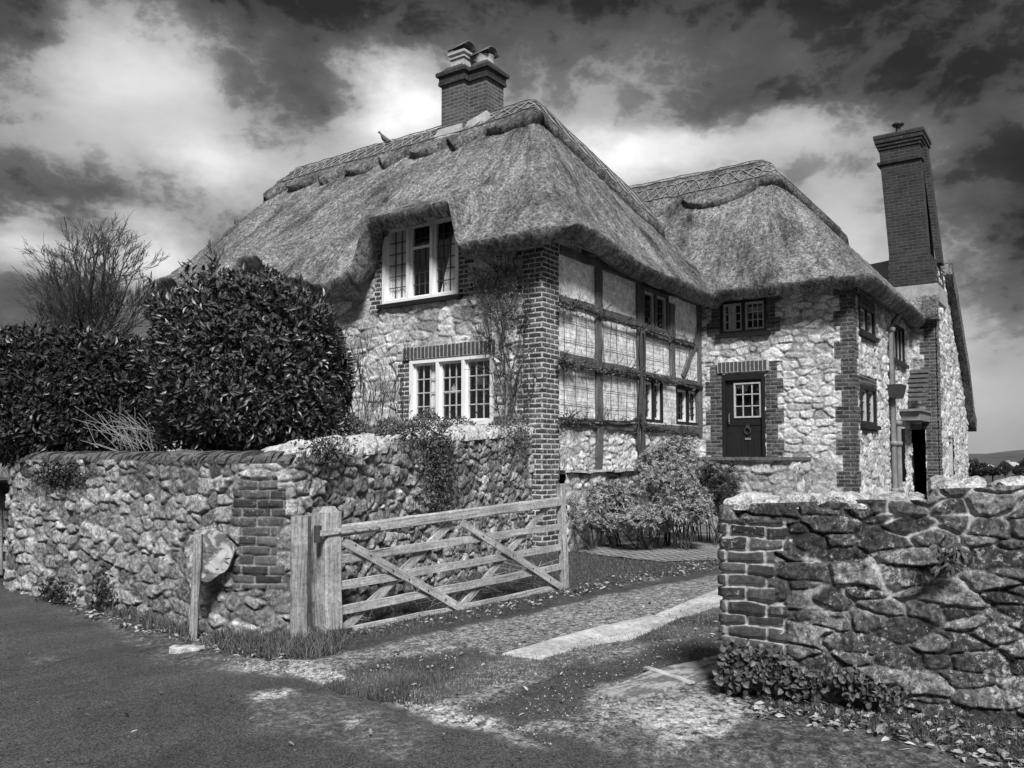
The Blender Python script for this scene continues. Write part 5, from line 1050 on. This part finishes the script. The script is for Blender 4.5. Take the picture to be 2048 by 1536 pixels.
# ---- bare shrubs before the front wall
def bareshrub(x, yb, D, hts, n, label, rad=.014, mat='bark', sp=.4, depth=3, base=1.15, group=None):
    b = atD(x, yb, D); b.z = base; o = empty('bare_shrub', label, 'shrub', tuple(b), group); mb = MB()
    for k in range(n): d = Vector((0, 0, 1))+R3*random.gauss(0, sp)+F3*random.gauss(0, .15); branch(mb, b+R3*random.gauss(0, .05), d, hts*random.uniform(.35, .55), rad*random.uniform(.6, 1), depth, .42, .22, 3, .09, 5, .0035)
    mb.build('twigs', M[mat], o, True); return o
bareshrub(755, 860, 10.6, 1.9, 6, 'leafless shrub with upright dark twigs left of the lower white window', .018)
bareshrub(705, 860, 10.2, 1.5, 6, 'leafless pale-stemmed shrub between the laurel and the dark twiggy shrub', .012, 'palebark')
# ---- climber on the corner
vb = onX(1010, 850, X0-.12); vn_ = empty('climbing_rose', 'bare thorny climber trained up the wall between white windows and brick pier', 'climber', (vb.x, vb.y, 1.15)); mb = MB()
trunk = [onX(x, y, X0-.11) for (x, y) in ((1012, 845), (1014, 780), (1012, 720), (1008, 680), (998, 640), (990, 620))]; 
m2 = MB(); m2.tube(trunk, [.02, .019, .018, .016, .013, .01], 7); m2.build('pale_stem', M['palebark'], vn_, True)
for (x0_, y0_, x1_, y1_) in ((1015, 840, 1050, 570), (1005, 800, 965, 560), (1000, 700, 1040, 545), (1010, 760, 985, 545), (1020, 840, 1060, 600), (995, 640, 1025, 545), (985, 690, 965, 580), (1030, 840, 1010, 600), (1040, 830, 1075, 760), (1000, 845, 970, 700)):
    pts = [onX(lerp(x0_, x1_, f)+random.gauss(0, 5), lerp(y0_, y1_, f), X0-.10-.05*random.random()) for f in np.linspace(0, 1, 7)]; mb.tube(pts, [.011-.0012*i for i in range(7)], 5)
    for k in range(13): p = pts[random.randint(1, 6)]; branch(mb, p, Vector((-.25*random.random(), random.gauss(0, .7), .7)), random.uniform(.18, .34), .006, 1, .6, .1, 3, .15, 4, .0035)
mb.build('twigs', M['bark'], vn_, True)
N = 650; ys = rng.normal(size=N); P = []; 
for k in range(N): p = onX(random.gauss(1012, 26), random.uniform(530, 640) if random.random() < .7 else random.uniform(640, 840), X0-.10-.08*random.random()); P.append(tuple(p))
leafmesh('dead_leaves', P, rng.normal(size=(N, 3)), rng.normal(size=(N, 3)), .045, .025, M['creeper'], vn_)
# ---- climber on the timber frame
vb = onY(1283, 950, Y0-.12); vt = empty('climbing_vine', 'old twisting vine running along the rails of the timber framed wall', 'climber', (vb.x, vb.y, .3)); mb = MB()
def vy(x, y, o=.12): return onY(x, y, Y0-o)
for off in (0, 5, -4):
    pts = [vy(1283+off+random.gauss(0, 2), y, .10+.02*random.random()) for y in (985, 940, 900, 860, 820, 780, 745, 700, 660)]; mb.tube(pts, [.045, .04, .035, .034, .03, .028, .025, .02, .015] if off == 0 else [.02]*9, 6)
rails_ = [[(1118, 724), (1150, 730), (1190, 738), (1240, 745), (1283, 748), (1330, 760), (1390, 778)], [(1118, 608), (1150, 615), (1190, 625), (1230, 640), (1280, 655), (1330, 672), (1390, 686)], [(1118, 838), (1160, 838), (1210, 842), (1260, 842), (1283, 840)], [(1120, 945), (1160, 946), (1210, 950), (1260, 955)], [(1285, 850), (1310, 858), (1350, 865), (1390, 868)]]
for rl in rails_:
    for rep in range(2):
        pts = [vy(x, y+random.gauss(0, 3), .11) for (x, y) in rl]; mb.tube(pts, .013 if rep else .018, 5)
    for k in range(34 if rl[0][1] < 800 else 26):
        i = random.randint(0, len(rl)-2); f = random.random(); p = vy(lerp(rl[i][0], rl[i+1][0], f), lerp(rl[i][1], rl[i+1][1], f), .12)
        branch(mb, p, Vector((random.gauss(0, .6), -.35, random.uniform(-.2, .9))), random.uniform(.08, .22), .006, 1, .7, .1, 3, .2, 4, .004)
mb.build('stems', M['bark'], vt, True)
P = []
for rl, cnt in ((rails_[0], 520), (rails_[1], 330), (rails_[2], 120), (rails_[4], 60)):
    for k in range(cnt): i = random.randint(0, len(rl)-2) if random.random() < .6 else 0; f = random.random(); P.append(tuple(vy(lerp(rl[i][0], rl[i+1][0], f), lerp(rl[i][1], rl[i+1][1], f)+random.gauss(0, 6), .11+.05*random.random())))
leafmesh('dead_leaves', P, rng.normal(size=(len(P), 3)), rng.normal(size=(len(P), 3)), .05, .03, M['creeper'], vt)
# ---- rosette shrubs by the terrace
def rosettes(name, label, cat, blobs, N, ln, wd, mat, upb=.7, group=None, thick=.3, kk=9):
    b0 = blobs[0][0]; o = empty(name, label, cat, (b0[0], b0[1], 0), group); PP, DD, UU, TT = [], [], [], []; big_ = blobs; blobs = []
    for (c, h, wt) in big_:
        blobs.append((c, [q*.72 for q in h], wt*.25))
        for k in range(9):
            a_ = 2*pi*k/9+random.random(); e_ = random.uniform(-.9, 1.1); v_ = Vector((cos(a_)*cos(e_), sin(a_)*cos(e_), sin(e_))); q = random.uniform(.26, .42); blobs.append(((c[0]+v_.x*h[0]*.72, c[1]+v_.y*h[1]*.72, c[2]+v_.z*h[2]*.72), [h[0]*q, h[1]*q, h[2]*q], wt*.11))
    for (c, h, wt) in blobs:
        n = int(N*wt); P, Nn, dp = shell(n, c, h, 2.2, thick, .25)
        keep = P[:, 2] > .03; P, Nn = P[keep], Nn[keep]; n = len(P); ax = Nn*.7+np.array([0, 0, upb])+rng.normal(size=(n, 3))*.25; ax /= np.linalg.norm(ax, axis=1, keepdims=True)
        t_ = rng.random(n)
        for k in range(kk):
            rr = rng.normal(size=(n, 3)); rr -= ax*(rr*ax).sum(1)[:, None]; rr /= np.linalg.norm(rr, axis=1, keepdims=True); d = ax*rng.uniform(.3, .9, n)[:, None]+rr
            PP.append(P+rng.normal(size=(n, 3))*.008); DD.append(d); UU.append(ax); TT.append(np.clip(t_*.6+rng.random(n)*.4, 0, 1))
    PP, DD, UU, TT = map(np.concatenate, (PP, DD, UU, TT)); leafmesh('foliage', PP, DD, UU, ln*(.6+.7*rng.random(len(PP))), wd, mat, o, tone=TT)
    mb = MB()
    for (c, h, wt) in big_:
        for k in range(int(8*wt)+3): a = Vector((c[0]+random.gauss(0, .15), c[1]+random.gauss(0, .15), .03)); b = Vector(c)+Vector((random.uniform(-.7, .7)*h[0], random.uniform(-.7, .7)*h[1], random.uniform(-.2, .6)*h[2])); mb.tube([a, a.lerp(b, .5)+Vector((random.gauss(0, .05), random.gauss(0, .05), -.05)), b], [.012, .009, .005], 5)
    mb.build('stems', M['bark'], o, True); return o
def bl(x, y, rxp, ryp, D, wt, dd=.45):
    c = atD(x, y, D); return ((c.x, c.y, c.z), (rxp*D/F, dd, ryp*D/F), wt)
rosettes('euphorbia_shrub', 'pale rosette-leaved shrub in front of the timber framed wall', 'shrub', [bl(1215, 1010, 62, 62, 13.3, 1), bl(1290, 1040, 70, 40, 12.9, .8), bl(1370, 1000, 60, 62, 12.9, 1), bl(1330, 965, 70, 52, 13.5, .8), bl(1165, 1030, 30, 32, 12.8, .3)], 900, .06, .014, M['rosette'])
rosettes('euphorbia_shrub', 'taller pale shrub between the timber framed wall and the dark front door', 'shrub', [bl(1350, 915, 50, 42, 14.4, .7), bl(1400, 960, 55, 42, 14.2, .7), bl(1310, 925, 30, 30, 14.3, .3)], 850, .055, .014, M['rosette'])
rosettes('lavender_shrub', 'dark loose shrub against the landing wall behind the roadside wall', 'shrub', [bl(1440, 990, 40, 62, 13.6, 1)], 560, .09, .012, M['ivy'], upb=1.3)
# ---- plants spilling over the garden wall
def onwall(x, y, P_0, P_1, off): p = onP(x, y, P_0, P_1); n = nrm2(P_0, P_1); return p+Vector((n.x, n.y, 0))*off
def creeper(name, label, spots, n, ln, wd, P_0, P_1, mat, off=(.04, .12), par=None, cat='creeper'):
    o = empty(name, label, cat, tuple(onwall(spots[0][0], spots[0][1], P_0, P_1, .05))); P = []; T = []
    tot_ = sum(s[2]*s[3] for s in spots)
    for (x, y, sx, sy) in spots:
        for k in range(int(n*sx*sy/tot_)): P.append(tuple(onwall(random.gauss(x, sx*.5), random.gauss(y, sy*.5), P_0, P_1, random.uniform(*off))))
    n_ = nrm2(P_0, P_1); P = np.array(P); P[:, 2] = np.maximum(P[:, 2], .02); N_ = len(P); base = np.array([n_.x, n_.y, .4]); d = rng.normal(size=(N_, 3))+np.array([0, 0, -.4]); leafmesh('leaves', P, d, base+rng.normal(size=(N_, 3))*.4, ln*(.6+.8*rng.random(N_)), wd, mat, o)
    mb = MB()
    for (x, y, sx, sy) in spots:
        for k in range(max(2, int(sx*sy/160))):
            p = onwall(random.gauss(x, sx*.3), y+sy*.6, P_0, P_1, .04); q = onwall(random.gauss(x, sx*.5), y-sy*.6, P_0, P_1, .07); mb.tube([p, p.lerp(q, .5)+Vector((random.gauss(0, .03), random.gauss(0, .03), 0)), q], [.007, .005, .003], 4)
    mb.build('stems', M['bark'], o); return o
creeper('wall_creeper', 'small-leaved creeper trailing down the middle of the garden wall', [(850, 870, 60, 35), (860, 910, 45, 35), (870, 950, 38, 50), (862, 1000, 32, 35), (800, 860, 60, 20)], 1900, .035, .02, wC, wD, M['creeper'])
creeper('wall_creeper', 'small patch of creeper on the wall top just right of the laurel bush', [(640, 900, 60, 40)], 420, .035, .02, wC, wD, M['creeper'])
creeper('ivy', 'round-leaved ivy hanging at the base of the brick wall end', [(1490, 1300, 40, 22), (1540, 1330, 55, 32), (1610, 1352, 45, 28), (1490, 1335, 35, 30), (1700, 1345, 35, 20), (1740, 1375, 60, 22), (1460, 1325, 12, 36)], 1500, .036, .033, ra, rb, M['ivy'], off=(.07, .17), cat='ivy')
creeper('ivy', 'dark ivy growing up the stone wall left of the wooden sign post', [(225, 1205, 20, 55)], 300, .04, .03, wA, wB, M['hedge'], off=(.06, .14), cat='ivy')
creeper('ivy', 'small ivy clump at the wall foot near the far-left gate', [(130, 1185, 30, 30)], 260, .04, .03, wA, wB, M['hedge'], off=(.06, .14), cat='ivy')
creeper('ivy', 'ivy hanging under the coping near the left end of the stone wall', [(135, 950, 55, 24)], 420, .04, .03, wA, wB, M['hedge'], off=(.06, .14), cat='ivy')
# sprig
spg = onwall(1890, 1075, ra, rb, .10); o = empty('fern_sprig', 'drooping long-leaved sprig growing from a joint high in the roadside wall', 'plant', tuple(spg)); P = []; D_ = []
for (x, y) in ((1872, 1085), (1905, 1082), (1890, 1100), (1900, 1118), (1880, 1125), (1915, 1095)):
    b = onwall(x, y, ra, rb, .13)
    for k in range(9): P.append(tuple(b)); a = random.uniform(-1.3, 1.3); D_.append(tuple(R3*math.sin(a)+Vector((0, 0, -1.0*math.cos(a)*random.uniform(.2, 1.1)))-F3*.5))
leafmesh('leaves', P, D_, [tuple(-F3+Vector((0, 0, .8)))]*len(P), .085, .017, M['ivy'], o, fold=.2)
mb = MB(); mb.tube([spg-nR*.1, spg+Vector((0, 0, .02)), onwall(1890, 1120, ra, rb, .13)], [.006, .005, .004], 5); mb.build('stem', M['bark'], o)
# low plants along the wall top in the bed
P = []
for k in range(8000):
    x = random.uniform(600, 1060); D = 8.2+(x-600)/460*3.2+random.uniform(0, .8); zt_ = 1.12; b = atD(x, 800, D); zz_ = atD(x, 838-10*math.sin(x*.031)-8*math.sin(x*.083), D).z; P.append((b.x, b.y, lerp(1.3, zz_, random.random()**.5)))
o = leafmesh('bed_plants', P, rng.normal(size=(len(P), 3))+np.array([0, 0, .6]), rng.normal(size=(len(P), 3)), .05, .014, M['creeper']); o['kind'] = 'stuff'; tag(o, 'low scrubby border plants growing along the top of the garden wall', 'plants')
# wispy dry stems between hedge and laurel
o = empty('dry_stems', 'tangle of dry pale stems on the wall top between hedge and laurel', 'dead plant', tuple(atD(250, 885, 8.2))); mb = MB()
for k in range(46): p = atD(random.uniform(215, 330), random.uniform(885, 905), 7.9+random.random()*.5); mb.tube([p, p+R3*random.gauss(-.05, .12)+Vector((0, 0, random.uniform(.05, .25))), p+R3*random.gauss(-.12, .22)+Vector((0, 0, random.uniform(.1, .45)))], [.004, .003, .002], 3)
mb.build('stems', M['palebark'], o)
# ================================================================== GRASS, WEEDS, LITTER
def scatter(poly, n, seed=0):
    P = [G(*p) for p in poly]; xs = [p.x for p in P]; ys = [p.y for p in P]; out = []
    r = np.random.default_rng(seed); X = r.uniform(min(xs), max(xs), n*6); Y = r.uniform(min(ys), max(ys), n*6); e = .10
    k = inpoly(X+(fbm(X*2, Y*2, seed, 4)-.5)*e*2, Y+(fbm(X*2+5, Y*2, seed+1, 4)-.5)*e*2, P); X, Y = X[k][:n], Y[k][:n]; return np.stack([X, Y, np.full(len(X), .02)], -1)
g1 = scatter([(690, 1395), (640, 1378), (820, 1345), (1010, 1320), (1085, 1322), (1180, 1292), (1275, 1278), (1352, 1238), (1480, 1200), (1480, 1255), (1300, 1300), (1130, 1352), (1000, 1385), (860, 1420), (760, 1410)], 30000, 2)
tn = np.clip(fbm(g1[:, 0]*2, g1[:, 1]*2, 3, 3)*1.2-.1+rng.normal(size=len(g1))*.15, 0, 1)
o = blades('grass', g1, .034, .005, M['grass'], tone=tn); o['kind'] = 'stuff'; tag(o, 'short grass strip running up the middle of the drive', 'grass')
g2 = scatter([(640, 1290), (800, 1282), (1000, 1228), (1200, 1178), (1460, 1130), (1460, 1120), (1330, 1130), (1200, 1116), (1130, 1095), (1080, 1090), (900, 1130), (700, 1180)], 34000, 5)
o = blades('grass', g2, .045, .006, M['grass'], lean=.8); o['kind'] = 'stuff'; tag(o, 'rough grass bank between the open gate and the garden wall', 'grass')
g3 = np.concatenate([scatter([(480, 1300), (600, 1335), (690, 1320), (690, 1275), (560, 1270), (480, 1285)], 3000, 7), scatter([(395, 1300), (480, 1322), (560, 1330), (560, 1300), (450, 1280)], 1200, 8), scatter([(200, 1235), (380, 1300), (400, 1280), (220, 1215)], 1500, 9)])
o = blades('grass', g3, .11, .006, M['grass'], lean=1.3); o['kind'] = 'stuff'; tag(o, 'tufts of long grass around the foot of the gate posts and wall', 'grass')
g4 = scatter([(1440, 1400), (1520, 1430), (1870, 1500), (2100, 1560), (2100, 1470), (1870, 1450), (1700, 1425)], 6000, 10)
o = blades('grass', g4, .05, .006, M['grass'], lean=1.4, tone=rng.random(len(g4))*.8); o['kind'] = 'stuff'; tag(o, 'thin weedy grass along the foot of the roadside wall', 'grass')
def litter(poly, n, seed, label, ln=.05):
    P = scatter(poly, n, seed); N_ = len(P); P[:, 2] = .03+rng.random(N_)*.03; d = rng.normal(size=(N_, 3)); d[:, 2] *= .25; up = np.array([0, 0, 1])+rng.normal(size=(N_, 3))*.5
    o = leafmesh('leaf_litter', P, d, up, ln*(.5+rng.random(N_)), ln*.5, M['litter'], fold=.2); o['kind'] = 'stuff'; tag(o, label, 'leaves')
litter([(20, 1175), (200, 1250), (420, 1315), (600, 1345), (600, 1315), (440, 1290), (220, 1225), (30, 1160)], 900, 11, 'fallen leaves drifted along the lane edge below the stone wall', .045)
litter([(1440, 1400), (1480, 1440), (1870, 1520), (2100, 1580), (2100, 1480), (1870, 1450), (1600, 1412)], 800, 12, 'fallen leaves and twigs below the roadside wall', .05)
litter([(650, 1300), (1000, 1240), (1200, 1190), (1440, 1140), (1440, 1120), (1200, 1165), (1000, 1215), (680, 1270)], 800, 13, 'dead leaves in the dark edge of the grass bank', .045)
litter([(600, 1345), (1450, 1180), (1450, 1350), (1100, 1480), (880, 1450)], 260, 14, 'scattered leaves on the drive', .035)
litter([(0, 1300), (600, 1400), (1200, 1536), (0, 1536)], 22, 15, 'a few stray leaves on the asphalt lane', .03)
mb = MB()
for P0_ in ([(690, 1230), (1100, 1150)], ):
    for k in range(120):
        p = G(random.uniform(690, 1120), 0, .03) if 0 else None
        x = random.uniform(690, 1110); y = lerp(1245, 1150, (x-690)/420)+random.uniform(-28, 18); p = G(x, y, .04); q = p+R3*random.gauss(0, .18)+F3*random.gauss(0, .1)+Vector((0, 0, random.uniform(.0, .14))); mb.tube([p, q], [.005, .003], 3)
o = mb.build('dry_twigs', M['palebark']); o['kind'] = 'stuff'; tag(o, 'dead twigs lying behind the gate against the garden wall', 'twigs')
mb = MB()
for k in range(26): x = random.uniform(1450, 2040); p = G(x, random.uniform(1425, 1510), .03); q = p+R3*random.gauss(0, .08)+F3*random.gauss(0, .05)+Vector((0, 0, random.uniform(.0, .03))); mb.tube([p, p.lerp(q, .5)+Vector((random.gauss(0, .01), random.gauss(0, .01), .004)), q], [.003, .003, .002], 3)
o = mb.build('dry_twigs', M['palebark']); o['kind'] = 'stuff'; tag(o, 'pale broken twigs in the weeds by the roadside wall', 'twigs')
# pebbles
N = 2600; gp_ = np.concatenate([scatter([(560, 1352), (700, 1366), (880, 1420), (1010, 1466), (1400, 1470), (1440, 1400), (1450, 1150), (1000, 1245), (640, 1325)], 2000, 20), scatter([(430, 1322), (1120, 1505), (1060, 1480), (600, 1338)], 500, 21)])
V = []; Fc = []
for i, p in enumerate(gp_):
    r = .003+.007*random.random()**3; b = i*6; V += [(p[0]+r, p[1], .028), (p[0], p[1]+r*.8, .026), (p[0]-r, p[1], .028), (p[0], p[1]-r*.8, .026), (p[0], p[1], .028+r*.8), (p[0], p[1], .015)]
    Fc += [(b, b+1, b+4), (b+1, b+2, b+4), (b+2, b+3, b+4), (b+3, b, b+4)]
o = mesh('pebbles', V, Fc, M['pot']); o['kind'] = 'stuff'; tag(o, 'loose pale pebbles scattered over the gravel drive', 'pebbles')
# ================================================================== BIRDS
def pigeon(name, label, px_, py_, D, flip=1, s=1.):
    b = atD(px_, py_, D); o = empty(name, label, 'bird', tuple(b), None); V = []; Fc = []
    sec = [(-.17, .05, .014, .008), (-.11, .062, .026, .016), (-.06, .075, .045, .04), (0, .10, .058, .058), (.05, .135, .055, .062), (.085, .17, .046, .055), (.10, .205, .036, .040), (.108, .228, .030, .031), (.120, .246, .029, .029), (.138, .248, .016, .015), (.158, .240, .004, .004)]
    for (x, z, wy, wz) in sec:
        for i in range(10): a = 2*pi*i/10; V.append(tuple(b+R3*(-x*flip*s)+F3*(wy*cos(a)*s)+Vector((0, 0, (z+wz*sin(a))*s))))
    for k in range(len(sec)-1):
        for i in range(10): q = k*10+i; j = k*10+(i+1) % 10; Fc.append((q, j, j+10, q+10))
    Fc += [tuple(range(9, -1, -1)), tuple((len(sec)-1)*10+i for i in range(10))]
    bd = mesh('body', V, Fc, M['bird'], o, smooth=True)
    for sy in (-.02, .02): mb = MB(); mb.tube([b+R3*(-.01*flip)+F3*sy+Vector((0, 0, .06)), b+R3*(-.0*flip)+F3*sy], [.007, .005], 5); mb.build('leg', M['bark'], o)
    return o
D1 = 13.7*fx+onX(768, 285, 13.7).y*fy
zr_ = float(H1(np.array([13.7]), np.array([onX(768, 285, 13.7).y]))[0])+.15
def onridge(x): p = onX(x, 285, 13.7); z = float(H1(np.array([13.7]), np.array([p.y]))[0])+.27; return px_of(Vector((13.7, p.y, z)))
def px_of(p):
    f = p.x*fx+p.y*fy; r = p.x*rx+p.y*ry; u = p.z-H; ff = f*cos(PITCH)+u*sin(PITCH); uu = -f*sin(PITCH)+u*cos(PITCH); return (1024+F*r/ff, 768+SH-F*uu/ff)
a = onridge(772); pigeon('pigeon', 'upright pigeon standing on the thatched ridge left of the chimney', 772, a[1], 13.7*fx+onX(772, 285, 13.7).y*fy, 1, 1.2)
a = onridge(745); pigeon('pigeon', 'crouching pigeon mostly hidden behind the ridge beside the upright pigeon', 742, a[1]+22, 13.95*fx+onX(742, 285, 13.95).y*fy, -1, .9)
# ================================================================== DISTANCE
def fartree(x, y0, y1, D, w, n, label, seed):
    r = np.random.default_rng(seed); c = atD(x, (y0+y1)/2, D); hz = (y1-y0)/2*D/F; wx = w/2*D/F; o = empty('far_tree', label, 'tree', (c.x, c.y, c.z-hz), 'trees in the valley'); P = []; 
    v = r.normal(size=(n, 3)); v /= np.linalg.norm(v, axis=1, keepdims=True); k = r.random(n)**.4*(1+.35*(fbm(v[:, 0]*3, v[:, 2]*3, seed, 3)-.5)); P = np.array(c)+v*k[:, None]*np.array([wx, wx, hz]); leafmesh('crown', P, r.normal(size=(n, 3)), r.normal(size=(n, 3)), wx*.22, wx*.14, M['hedge'], o)
    mb = MB(); mb.tube([(c.x, c.y, min(-.5, c.z-hz*1.3)), (c.x, c.y, c.z)], [wx*.12, wx*.06], 6); mb.build('trunk', M['bark'], o)
for i, (x, y0, y1, D, w) in enumerate(((1945, 918, 952, 60, 36), (1962, 926, 952, 55, 44), (2010, 922, 950, 62, 22), (2036, 930, 950, 70, 24), (2055, 914, 950, 70, 30), (2090, 908, 950, 75, 50), (1985, 934, 950, 48, 40), (1925, 922, 950, 75, 30))):
    fartree(x, y0, y1, D, w, 1300, ['dark round tree just right of the gable end in the valley', 'low spreading tree in front of the far tiled roof', 'small dark conical tree right of the far tiled roof', 'low dark tree before the right-hand far roof', 'tall dark tree at the right edge of the valley', 'broad tree beyond the right edge of the valley', 'low dark bush just above the roadside wall top', 'tree partly hidden behind the gable end'][i], i)
def farhouse(x0, x1, y0, y1, D, label):
    a, b = atD(x0, y1, D), atD(x1, y1, D); t_ = atD((x0+x1)/2, y0, D).z; o = empty('far_house', label, 'house', tuple(a), 'houses in the valley'); d = (b-a); n = F3*3; zb = a.z; h_ = t_-zb
    mb = MB(); mb.quadbox([a-Vector((0, 0, 4)), b-Vector((0, 0, 4)), b+n-Vector((0, 0, 4)), a+n-Vector((0, 0, 4)), a+Vector((0, 0, h_*.35)), b+Vector((0, 0, h_*.35)), b+n+Vector((0, 0, h_*.35)), a+n+Vector((0, 0, h_*.35))]); mb.build('wall', M['pot'], o)
    u = Vector((0, 0, h_*.35)); e = d*.06; mb = MB(); mb.quadbox([a+u-e, b+u+e, b+n+u+e, a+n+u-e, a+n*.48+Vector((0, 0, h_)), b+n*.48+Vector((0, 0, h_)), b+n*.52+Vector((0, 0, h_)), a+n*.52+Vector((0, 0, h_))]); rf = mb.build('roof', M['slabm'], o)
    mb = MB(); c = a.lerp(b, .3)+n*.5; mb.box(c.x-.2, c.x+.2, c.y-.2, c.y+.2, zb, zb+h_*1.25); mb.build('chimney', M['pot'], rf)
farhouse(1972, 2000, 929, 941, 72, 'small pale-roofed house among valley trees right of the gable end'); farhouse(2026, 2046, 924, 935, 95, 'second pale roof nearer the right edge of the valley')
